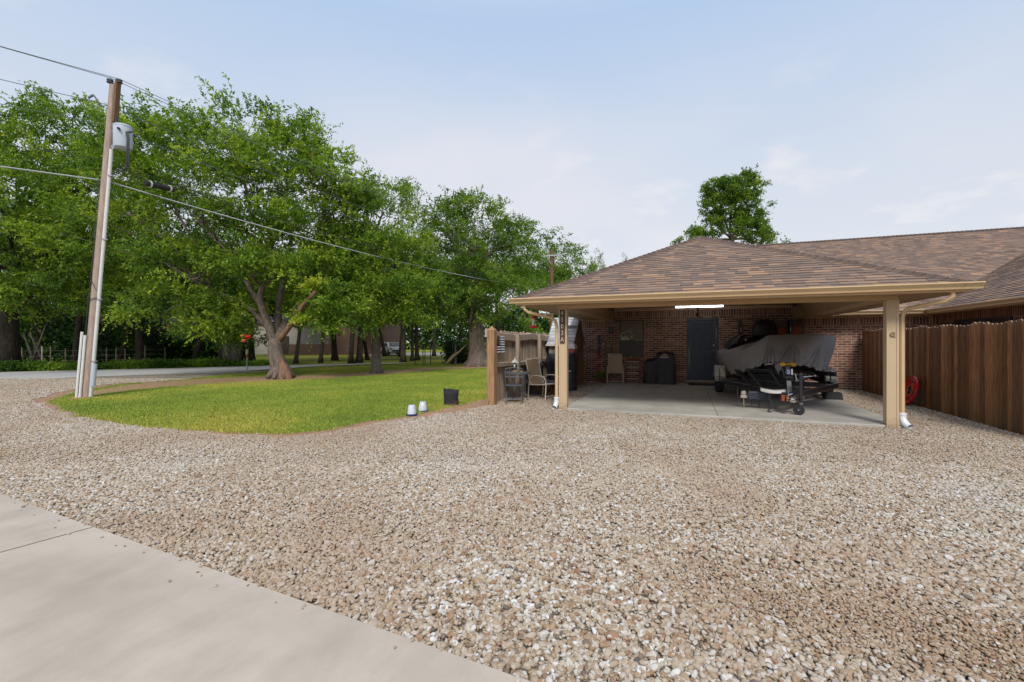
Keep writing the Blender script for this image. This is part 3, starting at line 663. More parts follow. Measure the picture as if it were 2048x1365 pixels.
# stout oak at the end of the fence
d=27.0; base=G(955,733)
b=B()
for an in range(0,360,50):
    a=math.radians(an); c=S(955,728,d); b.tube([c+Vector((0,0,.4)),c+Vector((math.cos(a)*.5,math.sin(a)*.5,.0)),c+Vector((math.cos(a)*1.0,math.sin(a)*1.0,-.2))],[.34,.24,.08],8)
tr=[(S(955,734,d),.8),(S(955,722,d),.62),(S(954,700,d),.50),(S(953,675,d),.46),(S(950,640,d),.42),(S(948,590,d),.32),(S(945,530,d),.2)]
make_tree('oak_tree','stout oak with thick straight trunk beyond the left end of the old wooden fence','tree',base,tr,
 [SB(940,470,27,(3.0,3.4,2.2)),SB(880,510,27,(2.4,3,2.2),.8),SB(1010,530,27,(2.6,3,2.2),.9),SB(930,570,25.5,(2.6,2.6,1.7),.9),SB(1010,600,26,(2.0,2.4,1.5),.7),SB(880,610,26,(2.2,2.3,1.4),.7),SB(950,430,27.5,(1.7,2,1.3),.5),SB(1030,480,28,(1.5,2,1.4),.4),SB(890,440,27.5,(1.3,1.6,1.2),.3),SB(940,640,26,(1.5,1.5,.8),.3)],
 M['leaf_mid'],M['bark'],60,8,16,.19,31,twigs=70,fork=[(Vector(p),r) for p,r in tr[-2:]],trunk_b=b)
# tall tree across the road at the left
d=23.5; base=S(20,742,23.5); base.z=0
tr=[(Vector((base.x,base.y,0)),.5),(S(15,690,d),.42),(S(20,620,d),.36),(S(30,540,d),.28)]
make_tree('oak_tree','tall broad tree at far left, its crown spreading over the road behind the pole','tree',base,tr,
 [SB(160,270,22,(2.4,2.6,1.7),.8),SB(70,320,22,(2.7,3,2.0),.9),SB(-30,350,22,(3.2,3,2.4)),SB(130,390,21,(3.0,3,2.3)),SB(20,450,20.5,(3.2,3,2.4),1.1),SB(210,350,21.5,(1.9,2.4,2.0),.6),SB(-100,470,21,(3.4,3.2,2.6)),SB(110,510,20.5,(2.6,2.5,1.9),.9),SB(210,470,20.5,(2.2,2.4,1.8),.7),SB(-170,380,22,(3,3,2.6),.6),SB(60,590,21,(2.6,2.4,1.1),.7),SB(180,590,21.5,(2.2,2.4,1.1),.6),SB(-60,600,21,(2.6,2.4,1.4),.6)],
 M['leaf_elm'],M['bark_dark'],64,9,19,.185,41,twigs=90,fork=[(Vector(p),r) for p,r in tr[-2:]])
# tree behind the house
base=S(1462,683,36); base.z=0
tr=[(Vector((base.x,base.y,0)),.35),(S(1462,560,36),.25),(S(1464,480,36),.18)]
make_tree('pear_tree','round topped green tree rising behind the carport roof','tree',base,tr,
 [SB(1442,385,36,(1.4,1.4,1.3),.9),SB(1488,378,36,(1.4,1.4,1.3),.9),SB(1466,415,36,(2.4,2.2,1.7),1.6),SB(1455,460,36,(2.6,2.4,1.6),1),SB(1505,450,36,(1.3,1.6,1.6),.5),SB(1385,478,36,(1.5,1.6,.8),.4),SB(1525,485,36,(1.5,1.6,.9),.4),SB(1490,470,35,(1.6,1.6,1.2),.5),SB(1418,420,36,(.8,1,.9),.2)],
 M['leaf_mid'],M['bark'],64,8,15,.20,51,twigs=30,tw=(.4,.8))
# prototypes for the wooded ground beyond the road
def proto(seed,h,r,lean,leafm,barkm,low=.35,tr_r=.16,ncl=34):
    rg=random.Random(seed); tr=[(Vector((0,0,-.05)),tr_r*1.5),(Vector((lean*.1,0,.5)),tr_r),(Vector((lean*.6,rg.uniform(-.2,.2),h*low)),tr_r*.8),(Vector((lean,rg.uniform(-.3,.3),h*.62)),tr_r*.5)]
    bl=[((lean,0,h*.72),(r,r,h*.2),1)]
    for i in range(5):
        a=i*1.257+rg.uniform(-.3,.3); bl.append(((lean*.6+math.cos(a)*r*.75,math.sin(a)*r*.75,h*rg.uniform(low+.12,.72)),(r*.62,r*.62,h*.14),.7))
    bl.append(((lean,0,h*.88),(r*.55,r*.55,h*.12),.4))
    return make_tree('oak_tree','x','tree',(0,0,0),tr,bl,leafm,barkm,ncl,7,10,.24,seed,'trees in the wooded ground beyond the road',twigs=20,fork=[tr[2],tr[3]],tw=(.6,1.3))
protos=[proto(101,9.5,3.1,.3,M['leaf_mid'],M['bark_dark'],.32,.20),proto(102,10.5,3.0,-.5,M['leaf_mid'],M['bark_dark'],.34,.17),proto(103,8.5,2.8,.9,M['leaf_dark'],M['bark_dark'],.3,.14)]
# a forked one
rg=random.Random(9)
bk_=[(280,735,26,0,'dark leafy tree at the roadside just right of the power pole',1.0),(330,714,43,1,'thin tree in front of the orange brick house far behind the road',1.0),
 (388,732,28,2,'leaning dark trunked tree left of the wide grey double trunk',1.05),(404,720,37,1,'thin upright tree between two darker trunks left of the ornament post',.95),
 (445,732,28,0,'short dark trunked tree hard against the grey double trunk',.95),(478,728,31,2,'tree with bent thin trunk beside the ornament post',1.0),
 (425,718,40,1,'distant slim tree seen between the dark trunks across the road',1.0),(505,727,32,0,'tree right of the ornament post and left of the big elm trunk',1.0),
 (591,728,31,2,'bent thin dark tree in front of the white wall of the far building',1.0),(641,727,32,1,'small tree before the metal siding of the far building',.8),
 (670,722,36,0,'thick dark trunk in front of the far brick wall',1.1),(702,727,31,1,'straight black trunk left of the forked trees by the far brick wall',.95),
 (718,727,32,0,'grey trunk in front of the middle of the far brick wall',1.1),(735,720,37,2,'small tree before the far brick wall, just left of the slender elm',1.0),
 (800,713,45,1,'distant tree standing beside the parked far car',1.05),(806,724,33,0,'dark trunked tree at the right end of the road strip',1.0),
 (824,722,35,2,'thin dark tree left of a pair beyond the wire fence',.9),(835,721,36,1,'right one of the paired dark trunks beyond the wire fence',.95),
 (868,712,47,0,'distant tree beyond the wire fence in front of the pale lot',1.0),(918,722,35,1,'slim tree just left of the stout oak',.95),(937,720,38,0,'tree right behind the stout oak trunk',1.05),
 (1000,715,42,1,'tall tree behind the old wooden fence and striped flag',1.15),(1060,712,46,0,'tree left of the far utility pole',1.3),(1098,712,50,1,'tree directly behind the far utility pole',1.28),
 (1195,706,55,1,'tree whose top shows above the left roof slope, darker of the two',1.42),(1250,706,56,1,'small tree top touching the left hip of the carport roof',1.42),
 (240,731,29,2,'dark tree rooted behind the roadside wire fence near the power pole',1.05),(150,733,28,1,'tree behind the roadside posts left of the power pole',1.0),(75,732,29,0,'tree behind the two dead leaning trunks at far left',1.1),(-30,735,27,1,'tree at the far left edge behind the roadside weeds',1.1),
 (560,716,43,0,'distant tree behind the big elm',1.15),(770,712,46,2,'distant tree behind the slender elm',1.2),(960,706,56,1,'far tree between the oak and the old fence',1.25),(210,712,45,0,'deep woods tree behind the power pole',1.2),(350,706,56,1,'far woods tree beyond the orange brick house',1.2)]
used=[0,0,0]
for (x,y,d,k,lab,s) in bk_:
    o=protos[k] if not used[k] else copy_tree(protos[k]); used[k]=1
    p=F((x-1024)/900*d,d); o.location=p; o.rotation_euler=(0,0,rg.uniform(0,6.28)); s2=s*rg.uniform(.92,1.06); o.scale=(s2,s2,s2)
    if x in(1195,1250): o.scale=(.5 if x==1195 else .34,)*2+(1.2 if x==1195 else 1.17,)
    o['label']=lab
# grey double trunk tree
d=28; base=F((462-1024)/900*d,d)
b=B(); b.tube([base+Vector((.28,.1,0)),base+Vector((.35,.1,1.5)),base+Vector((.7,.1,3.6))],[.34,.25,.2],9)
tr=[(base+Vector((-.2,0,-.05)),.42),(base+Vector((-.25,0,1)),.3),(base+Vector((-.5,0,2.6)),.25),(base+Vector((-.6,0,5)),.15)]
make_tree('oak_tree','tree with wide pale grey double trunk left of the ornament post','tree',base,tr,[SB(430,560,29,(3,3,1.8)),SB(500,600,29,(2.4,2.4,1.3),.7),SB(390,620,29,(2.2,2.2,1.1),.6),SB(470,480,30,(2.4,2.4,1.8),.7)],M['leaf_mid'],M['bark_grey'],34,7,11,.22,61,twigs=20,fork=tr[-1:],trunk_b=b,group='trees in the wooded ground beyond the road')

def bushmass(name,label,boxes,n,leaf,m,seed,kind='stuff'):
    rg=np.random.default_rng(seed); Vs=[];Ts=[]
    for (l0,d0,l1,d1,dep,h) in boxes:
        k=int(n*math.hypot(l1-l0,d1-d0)); u=rg.uniform(0,1,k); dp=rg.uniform(0,dep,k)
        l=l0+(l1-l0)*u; dd=d0+(d1-d0)*u+dp
        top=h*(.72+.28*np.sin(l*1.1+1.3*np.sin(l*.37))*np.sin(l*.53+1)); z=rg.uniform(0,1,k)**.8*top
        p=np.stack([l*RX-dd*RY,l*RY+dd*RX,z],1)+rg.normal(size=(k,3))*leaf*.6
        ld=rg.normal(size=(k,3)); ld/=np.linalg.norm(ld,axis=1)[:,None]; nr=rg.normal(size=(k,3))+np.array([0,0,.8]); sd_=np.cross(ld,nr); sd_/=np.linalg.norm(sd_,axis=1)[:,None]
        ll=leaf*rg.uniform(.5,1.3,k); V=np.zeros((k,4,3)); V[:,0]=p; V[:,2]=p+ld*ll[:,None]; V[:,1]=p+ld*(ll*.5)[:,None]+sd_*(ll*.28)[:,None]; V[:,3]=p+ld*(ll*.5)[:,None]-sd_*(ll*.28)[:,None]
        Vs.append(V.reshape(-1,3)); Ts.append(np.clip(.35*np.sin(l*2.3+z*1.7)+.45+rg.uniform(-.25,.25,k),0,1))
    o=tri_mesh(name,np.concatenate(Vs),np.concatenate(Ts),m,4); return tag(o,label=label,kind=kind)
bushmass('underbrush','dark dense underbrush behind the roadside fence at left',[(-44,27.5,-25,29,4,4.6),(-25,29,-21.5,31,3,3.6),(-21.5,31,-19.8,32,2,1.6)],1500,.26,M['leaf_dark'],71)
bushmass('roadside_weeds','bright green weeds along the far edge of the road',[(-36,16.9,-24.6,23.2,1.2,.55),(-24.6,23.2,-17.8,26.9,1.1,.42),(-17.8,26.9,-15,28.6,.7,.3)],1500,.13,M['leaf_low'],72)
bushmass('woods','far belt of woods closing the view behind the trees',[(-150,60,-50,72,10,13),(-50,72,4,88,10,12),(4,88,40,88,8,12.5)],520,.75,M['leaf_dark'],73)
bushmass('thicket','dense bushes under the trees left of the stout oak',[(-4.6,30.5,-2.9,30.5,2.2,2.4),(-1.7,31,.6,31,1.5,.9)],2600,.2,M['leaf_dark'],74)
bushmass('hedge_growth','leafy growth filling the gap behind the old fence',[(-1.0,33,9,34,3,3.2)],700,.3,M['leaf_mid'],75)
# ------------------------------------------------------------------ the brick house with its carport
YW=16.7; SL=.487; EZ=2.40
house=thing('brick_house','red brown brick house with hipped brown shingle roof and tan open carport','house',(0.5,YW,0))
def shingle_plane(b,O,U,Vd,Nn,ext,vmax,expo=.142,seed=1,lo=.13,hi=.33):
    """courses of tabs; ext(v)->(u0,u1) along the eave direction U at slope distance v"""
    rg=random.Random(seed); O=Vector(O);U=Vector(U);Vd=Vector(Vd);Nn=Vector(Nn); v=0
    rows=int(math.ceil(vmax/expo)); carry=0
    for r in range(rows):
        v0=r*expo; v1=min(vmax,(r+1)*expo+.012); a0,a1=ext(v0); b0,b1=ext(v1)
        if a1-a0<.02: break
        u=min(a0,b0)-rg.uniform(0,.3)
        while u<max(a1,b1):
            w=rg.uniform(lo,hi); ul,ur=u,u+w; u=ur
            pl=[min(max(ul,a0),a1),min(max(ur,a0),a1)]; ph=[min(max(ul,b0),b1),min(max(ur,b0),b1)]
            if pl[1]-pl[0]<1e-4 and ph[1]-ph[0]<1e-4: continue
            q=rg.random()
            t=rg.uniform(.0,.16) if q<.24 else (rg.uniform(.2,.42) if q<.62 else (rg.uniform(.45,.68) if q<.86 else rg.uniform(.72,1)))
            lift=.013+rg.choice((0,.007)); top=.001
            p=[O+U*pl[0]+Vd*v0+Nn*lift,O+U*pl[1]+Vd*v0+Nn*lift,O+U*ph[1]+Vd*v1+Nn*top,O+U*ph[0]+Vd*v1+Nn*top]
            b.face(p,t); b.face([O+U*pl[0]+Vd*v0,O+U*pl[1]+Vd*v0,p[1],p[0]],t*.4)
def caps(b,p0,p1,w=.15,seed=2):
    rg=random.Random(seed); p0=Vector(p0);p1=Vector(p1);d=p1-p0;L=d.length;d/=L; sd=d.cross(Vector((0,0,1))).normalized(); up=sd.cross(d)
    k=int(L/.15)
    for i in range(k):
        a=p0+d*(i*L/k); c=p0+d*((i+1.15)*L/k); t=rg.uniform(.1,.9)
        A=[a+sd*-w+up*-.045,a+up*.032,a+sd*w+up*-.045]; Cc=[c+sd*-w+up*-.058,c+up*.018,c+sd*w+up*-.058]
        b.face([A[0],A[1],Cc[1],Cc[0]],t); b.face([A[1],A[2],Cc[2],Cc[1]],t); b.face([A[0],A[1],A[1]+up*-.02,A[0]+up*-.02],t*.4); b.face([A[1],A[2],A[2]+up*-.02,A[1]+up*-.02],t*.4)
cs=1/math.sqrt(1+SL*SL); sn=SL*cs
# carport roof: X -3.40..4.15, front eave Y 9.05
CX0,CX1,CY0=-3.40,4.15,9.06; CM=(CX0+CX1)/2; HW=(CX1-CX0)/2; CP=CY0+HW; CZ=EZ+SL*HW
rb=B()
shingle_plane(rb,(0,CY0,EZ),(1,0,0),(0,cs,sn),(0,-sn,cs),lambda v:(CX0+v*cs,CX1-v*cs),HW/cs,seed=3)
CB=20.6  # carport ridge dies into the main slope here
def west(v): return (CY0+v*cs,17.0+v*cs)
shingle_plane(rb,(CX0,0,EZ),(0,1,0),(cs,0,sn),(-sn,0,cs),west,HW/cs,seed=4)
shingle_plane(rb,(CX1,0,EZ),(0,1,0),(-cs,0,sn),(sn,0,cs),west,HW/cs,seed=5)
rb.build('carport_roof',M['shingle'],house,fixn=False)
cb_=B(); caps(cb_,(CX0,CY0,EZ+.01),(CM,CP,CZ+.01),seed=3); caps(cb_,(CX1,CY0,EZ+.01),(CM,CP,CZ+.01),seed=4); caps(cb_,(CM,CP,CZ+.01),(CM,20.2,CZ+.01),seed=5)
cb_.build('hip_cap',M['cap_shingle'],house,fixn=False)
# main roof: eave Y 16.15, left end X -4.1, ridge Y 23.3
MY=16.15; MR=7.2; MX0=-4.05; WX=6.45
rb=B()
shingle_plane(rb,(0,MY,EZ),(1,0,0),(0,cs,sn),(0,-sn,cs),lambda v:(MX0+v*cs,CX0+v*cs) if v*cs<HW else (MX0+v*cs,CM),MR/cs,seed=6)
shingle_plane(rb,(0,MY,EZ),(1,0,0),(0,cs,sn),(0,-sn,cs),lambda v:(CX1-v*cs,WX+v*cs) if v*cs<HW else (CM,WX+v*cs),MR/cs,seed=26)
shingle_plane(rb,(0,MY,EZ),(1,0,0),(0,cs,sn),(0,-sn,cs),lambda v:(WX+v*cs,26) if v*cs>6.6 else (0,0),MR/cs,seed=16)
# left hip end
def lh(v): return (MY+v*cs,MY+2*MR-v*cs)
shingle_plane(rb,(MX0,0,EZ),(0,1,0),(cs,0,sn),(-sn,0,cs),lh,MR/cs,seed=7)
# back slope, plain courses
shingle_plane(rb,(0,MY+2*MR,EZ),(1,0,0),(0,-cs,sn),(0,sn,cs),lambda v:(MX0+v*cs,26),MR/cs,seed=8,lo=.6,hi=1.6,expo=.3)
rb.build('main_roof',M['shingle'],house,fixn=False)
# wing roof: eave X 6.45, rises toward +X
rb=B(); shingle_plane(rb,(WX,0,EZ),(0,1,0),(cs,0,sn),(-sn,0,cs),lambda v:(-2.0,MY+v*cs),7.1/cs,seed=9)
shingle_plane(rb,(WX+14.2,0,EZ),(0,1,0),(-cs,0,sn),(sn,0,cs),lambda v:(-2.0,MY+v*cs),7.1/cs,seed=10,lo=.6,hi=1.6,expo=.3)
rb.build('wing_roof',M['shingle'],house,fixn=False)
cb_=B(); caps(cb_,(MX0,MY,EZ+.01),(MX0+MR,MY+MR,EZ+SL*MR+.01),seed=6); caps(cb_,(MX0+MR,MY+MR,EZ+SL*MR+.01),(26,MY+MR,EZ+SL*MR+.01),seed=7); caps(cb_,(WX+7.1,-2,EZ+SL*7.1+.01),(WX+7.1,MY+7,EZ+SL*7.1+.01),seed=8)
cb_.build('ridge_cap',M['cap_shingle'],house,fixn=False)
# roof underlay so nothing shows through from below
ub=B(); e=.012
ub.face([(CX0,CY0,EZ-e),(CX1,CY0,EZ-e),(CM,CP,CZ-e)]); ub.face([(CX0,CY0,EZ-e),(CM,CP,CZ-e),(CM,20.6,CZ-e),(CX0,17,EZ-e)]); ub.face([(CX1,CY0,EZ-e),(CM,CP,CZ-e),(CM,20.6,CZ-e),(CX1,17,EZ-e)])
rz=EZ+SL*MR-e
hz_=EZ+SL*HW-e; ub.face([(MX0,MY,EZ-e),(CX0,MY,EZ-e),(CM,MY+HW,hz_),(MX0+MR,MY+MR,rz)]); ub.face([(CX1,MY,EZ-e),(WX,MY,EZ-e),(WX+MR,MY+MR,rz),(CM,MY+HW,hz_)]); ub.face([(CM,MY+HW,hz_),(WX+MR,MY+MR,rz),(MX0+MR,MY+MR,rz)]); ub.face([(MX0,MY,EZ-e),(MX0+MR,MY+MR,rz),(MX0,MY+2*MR,EZ-e)]); ub.face([(MX0+MR,MY+MR,rz),(26,MY+MR,rz),(26,MY+2*MR,EZ-e),(MX0,MY+2*MR,EZ-e)])
ub.face([(WX,-2,EZ-e),(WX,MY,EZ-e),(WX+7.1,MY+7.1,rz-.05),(WX+7.1,-2,rz-.05)]); ub.face([(WX+7.1,-2,rz-.05),(WX+7.1,MY+7,rz-.05),(WX+14.2,MY+7,EZ-e),(WX+14.2,-2,EZ-e)])
ub.build('roof_deck',M['soffit_dark'],house,fixn=False)
# gutters (K profile) and fascia
def gutter(name,p0,p1,outw,parent=house,w=.115,h=.105):
    p0=Vector(p0);p1=Vector(p1);o=Vector(outw); prof=[(0,-h),(.05,-h),(.062,-h+.03),(w-.012,-.03),(w,-.018),(w,0),(w-.012,0),(w-.012,-.02),(.012,-.02),(0,-.02)]
    b=B(); A=[p0+o*a+Vector((0,0,z)) for a,z in prof]; Cc=[p1+o*a+Vector((0,0,z)) for a,z in prof]; n=len(prof)
    vs=A+Cc; b.raw(vs,[(i,(i+1)%n,(i+1)%n+n,i+n) for i in range(n)]+[tuple(range(n-1,-1,-1)),tuple(range(n,2*n))]); return b.build(name,M['tan_gutter'],parent)
GZ=2.415; g_=.115
gutter('gutter',(CX0-g_,CY0,GZ),(CX1+g_,CY0,GZ),(0,-1,0)); gutter('gutter',(CX0,CY0-.001,GZ-.001),(CX0,MY+.2,GZ-.001),(-1,0,0)); gutter('gutter',(CX1,CY0-.001,GZ-.001),(CX1,MY-.12,GZ-.001),(1,0,0))
gutter('gutter',(CX1+.12,MY,GZ-.01),(WX-.12,MY,GZ-.01),(0,-1,0)); gutter('gutter',(MX0,MY,GZ-.01),(CX0-.13,MY,GZ-.01),(0,-1,0)); gutter('gutter',(WX,-2,GZ-.01),(WX,MY-.002,GZ-.01),(-1,0,0))
gutter('gutter',(MX0,MY+.002,GZ-.012),(MX0,MY+2*MR,GZ-.012),(-1,0,0))
fb_=B(); SO=2.285
fb_.box(CX0,CX1,CY0+.001,CY0+.03,SO-.012,EZ-.01); fb_.box(CX0+.001,CX0+.03,CY0+.031,MY+.3,SO-.012,EZ-.01); fb_.box(CX1-.03,CX1-.001,CY0+.031,MY+.1,SO-.012,EZ-.01)
fb_.box(CX1+.01,WX-.01,MY+.002,MY+.03,SO-.015,EZ-.01); fb_.box(MX0+.01,CX0-.01,MY+.002,MY+.03,SO-.015,EZ-.01); fb_.box(WX+.002,WX+.03,-2,MY-.002,SO-.015,EZ-.01); fb_.box(MX0+.002,MX0+.03,MY+.032,MY+2*MR,SO-.015,EZ-.01)
fb_.build('fascia',M['tan'],house)
# beams round the carport, soffits and ceiling
BX0,BX1=-2.62,3.42; BY=9.56; CE=2.68
bb=B(); bb.box(BX0,BX1,BY,BY+.20,2.215,2.60); bb.box(BX0,BX0+.20,BY+.201,YW-.002,2.215,2.60); bb.box(BX1-.20,BX1,BY+.201,YW-.002,2.215,2.60)
bb.build('beam',M['tan'],house,bevel=.006)
tb=B()
for z in (2.235,):  # edge trims along the beams
    tb.box(BX0+.202,BX0+.232,BY+.21,YW-.01,2.222,2.262); tb.box(BX1-.232,BX1-.202,BY+.21,YW-.01,2.222,2.262)
tb.box(BX0+.21,BX1-.21,YW-.035,YW-.004,2.59,CE-.004); tb.box(BX1+.06,WX+.3,YW-.03,YW-.004,2.225,SO-.004); tb.box(MX0+.6,BX0-.06,YW-.03,YW-.004,2.225,SO-.004)
tb.build('trim',M['tan'],house,bevel=.004)
so_=B()
so_.box(CX0+.031,CX1-.031,CY0+.031,BY-.001,SO,SO+.012); so_.box(CX0+.031,BX0-.001,BY,YW,SO,SO+.012); so_.box(BX1+.001,CX1-.031,BY,YW,SO,SO+.012)
so_.box(CX1+.0,WX+.5,MY+.031,YW,SO-.001,SO+.011); so_.box(MX0+.031,CX0+.03,MY+.031,YW,SO-.001,SO+.011); so_.box(WX+.031,WX+.5,-2,MY+.03,SO-.002,SO+.010); so_.box(MX0+.031,MX0+.6,YW+.001,MY+2*MR,SO-.002,SO+.010)
so_.build('soffit',M['soffit'],house)
ce=B(); ce.box(BX0+.2,BX1-.2,BY+.2,YW,CE,CE+.015)
for i in range(1,3): ce.box(BX0+.2+i*1.95,BX0+.225+i*1.95,BY+.21,YW-.04,CE-.008,CE-.001)
ce.build('carport_ceiling',M['soffit_dark'],house)
# posts
for (x0,x1) in((-2.565,-2.40),(3.255,3.42)):
    pb=B(); y0=BY+.005; pb.box(x0,x1,y0,y0+.165,-.02,2.214)
    for (sx,) in((x0-.006,),(x1-.022,)): pass
    for xx in (x0-.007,x1-.030): pb.box(xx,xx+.037,y0-.010,y0-.0005,.0,2.212)   # corner boards
    pb.build('post',M['tan_post'],house,bevel=.004)
# downspouts with their white boots
def downspout(pts,parent=house):
    b=B(); b.tube(pts,.036,8); o=b.build('downspout',M['tan_gutter'],parent,smooth=True); return o
downspout([(-3.22,CY0+.05,2.30),(-3.22,CY0+.07,2.20),(-3.16,CY0+.12,2.13),(-2.74,BY-.02,2.02),(-2.66,BY+.03,1.95),(-2.635,BY+.05,1.85),(-2.635,BY+.05,.22)])
downspout([(3.95,CY0+.05,2.30),(3.95,CY0+.06,2.22),(3.90,CY0+.1,2.15),(3.56,BY-.02,2.06),(3.50,BY+.03,2.0),(3.485,BY+.05,1.9),(3.485,BY+.05,.22)])
for (x,sx) in((-2.635,-.4),(3.485,1.0)):
    b=B(); b.tube([(x,BY+.05,.28),(x,BY+.05,.21)]+[(x+.10*sx*(1-math.cos(a)),BY+.05-.17*(1-math.cos(a)),.21-.17*math.sin(a)) for a in [math.radians(q) for q in (12,24,36,48,60,70)]],[.056]*8,16,cap=False)
    b.tube([(x,BY+.05,.265),(x,BY+.05,.235)],.062,14); b.build('downspout_boot',M['pvc'],house,smooth=True)
# walls
DX0,DX1,DZ0,DZ1=.07,1.07,.15,2.29; WX0,WX1,WZ0,WZ1=-2.22,-1.36,.98,2.27
wb=B(); T=.12
for (a,c,z0,z1) in((-3.95,WX0,-.05,2.7),(WX0,WX1,-.05,WZ0),(WX0,WX1,WZ1,2.7),(WX1,DX0,-.05,2.7),(DX0,DX1,-.05,DZ0),(DX0,DX1,DZ1,2.7),(DX1,6.95,-.05,2.7)):
    wb.face([(a,YW,z0),(c,YW,z0),(c,YW,z1),(a,YW,z1)])
for (a,c,z0,z1) in((WX0,WX1,WZ0,WZ1),(DX0,DX1,DZ0,DZ1)):
    wb.face([(a,YW,z0),(a,YW+T,z0),(a,YW+T,z1),(a,YW,z1)]); wb.face([(c,YW,z0),(c,YW+T,z0),(c,YW+T,z1),(c,YW,z1)]); wb.face([(a,YW,z1),(c,YW,z1),(c,YW+T,z1),(a,YW+T,z1)]); wb.face([(a,YW,z0),(c,YW,z0),(c,YW+T,z0),(a,YW+T,z0)])
wb.build('front_wall',M['brick_x'],house,fixn=False)
wb=B(); wb.face([(6.95,-2,-.05),(6.95,YW,-.05),(6.95,YW,2.5),(6.95,-2,2.5)]); wb.build('wing_wall',M['brick_y'],house,fixn=False); wb=B(); wb.face([(-3.95,YW,-.05),(-3.95,29.5,-.05),(-3.95,29.5,2.5),(-3.95,YW,2.5)]); wb.build('side_wall',M['brick_y'],house,fixn=False)
sb_=B(); sb_.box(BX0+.21,BX1-.21,YW-.006,YW-.001,2.36,2.585); sb_.box(BX1+.02,6.94,YW-.006,YW-.001,2.01,2.224); sb_.box(-3.94,BX0-.02,YW-.006,YW-.001,2.01,2.224); sb_.build('soldier_course',M['sold_x'],house)
sb_=B(); sb_.box(6.943,6.949,-2,YW-.01,2.06,2.28); sb_.build('soldier_course',M['sold_y'],house)
# wing window and vent, half hidden by the fence
b=B(); b.box(6.90,6.945,13.6,15.9,1.25,2.08); wd=b.build('window',M['black'],house); b=B(); b.face([(6.896,13.68,1.3),(6.896,15.82,1.3),(6.896,15.82,2.03),(6.896,13.68,2.03)]); b.build('pane',M['glass_dark'],wd,fixn=False)
# window in the carport wall: brown blind above, screen below
b=B()
for q in((WX0,WX0+.04,WZ0,WZ1),(WX1-.04,WX1,WZ0,WZ1),(WX0+.04,WX1-.04,WZ1-.04,WZ1),(WX0+.04,WX1-.04,WZ0,WZ0+.04),(WX0+.04,WX1-.04,1.49,1.54)): b.box(q[0],q[1],YW+.02,YW+.09,q[2],q[3])
wd=b.build('window',M['black'],house)
b=B(); 
for i in range(14): z=1.55+i*.048; b.box(WX0+.04,WX1-.04,YW+.055,YW+.062,z,z+.044,t=random.random())
b.build('blind',M['blind'],wd)
b=B(); b.box(WX0+.04,WX1-.04,YW+.05,YW+.06,WZ0+.04,1.49); b.build('insect_screen',M['screen'],wd)
b=B(); b.box(WX0-.02,WX1+.02,YW-.03,YW+.02,WZ0-.05,WZ0); b.build('sill',M['brick_x'],wd)
# six panel door
b=B()
for q in((DX0,DX0+.07,DZ0,DZ1),(DX1-.07,DX1,DZ0,DZ1),(DX0+.07,DX1-.07,DZ1-.07,DZ1)): b.box(q[0],q[1],YW-.01,YW+.1,q[2],q[3])
dr_=None
d0,d1,z0,z1=DX0+.075,DX1-.075,DZ0+.03,DZ1-.075
db=B(); yy=YW+.035; db.box(d0,d1,yy+.040,yy+.06,z0,z1)
Wd=d1-d0; xs=[d0+.12,d0+Wd/2-.045,d0+Wd/2+.045,d1-.12]; zs=[z0+.22,z0+.80,z0+.98,z0+1.60,z0+1.70,z0+1.93]
for (a,c) in((d0,xs[0]),(xs[1],xs[2]),(xs[3],d1)): db.box(a,c,yy,yy+.039,z0,z1)
for (a,c) in((z0,zs[0]),(zs[1],zs[2]),(zs[3],zs[4]),(zs[5],z1)):
    for (p,q) in((xs[0],xs[1]),(xs[2],xs[3])): db.box(p,q,yy+.001,yy+.039,a,c)
for i in(0,2,4):
    for (p,q) in((xs[0],xs[1]),(xs[2],xs[3])): db.box(p+.05,q-.05,yy+.010,yy+.0395,zs[i]+.05,zs[i+1]-.05)
door=db.build('door',M['door'],house,bevel=.004); b.build('door_frame',M['door'],house)
for z in (1.20,1.36):
    b=B(); b.lathe([(.0,.0),(.028,.0),(.028,.008),(.012,.012),(.012,.035),(.03,.045),(.032,.06),(.02,.072),(.0,.075)] if z<1.3 else [(0,0),(.03,0),(.03,.018),(.02,.024),(0,.024)],(d1-.065,yy,z),16,(0,-1,0)); b.build('door_knob' if z<1.3 else 'deadbolt',M['knob'],door,smooth=True)
b=B(); b.box(DX0-.02,DX1+.02,YW-.10,YW+.06,.115,DZ0+.005); b.build('threshold',M['slab'],house,bevel=.006)
# ceiling light fixture and flood lamp
lf=B(); lf.box(-.30,1.14,15.34,15.46,CE-.055,CE-.002); fx=lf.build('ceiling_light',M['white'],house)
b=B(); b.tube([(-.27,15.40,CE-.085),(1.11,15.40,CE-.085)],.018,12); b.build('light_tube',M['lamp'],fx,smooth=True)
for x in(-.29,1.13): b=B(); b.box(x-.012,x+.012,15.37,15.43,CE-.115,CE-.055); b.build('tube_holder',M['steel'],fx)
b=B(); b.box(.38,.46,YW-.08,YW-.036,2.60,2.66); b.tube([(.42,YW-.08,2.6),(.42,YW-.12,2.52),(.41,YW-.15,2.44)],.02,8); b.lathe([(.02,0),(.045,.02),(.05,.09),(.0,.09)],(.41,YW-.15,2.46),12,(0,-.5,-1)); b.build('wall_lamp',M['black'],house)
# meter box, conduit at the corner of the rack
b=B(); b.box(-2.62,-2.42,YW-.09,YW-.001,1.80,2.02); b.box(-2.59,-2.45,YW-.105,YW-.091,1.83,1.99); b.build('wall_box',M['black'],house,bevel=.008)
b=B(); b.tube([(3.30,YW-.05,2.55),(3.30,YW-.05,.1)],.018,8); b.box(3.26,3.34,YW-.10,YW-.02,2.30,2.42); b.build('conduit',M['white'],house)
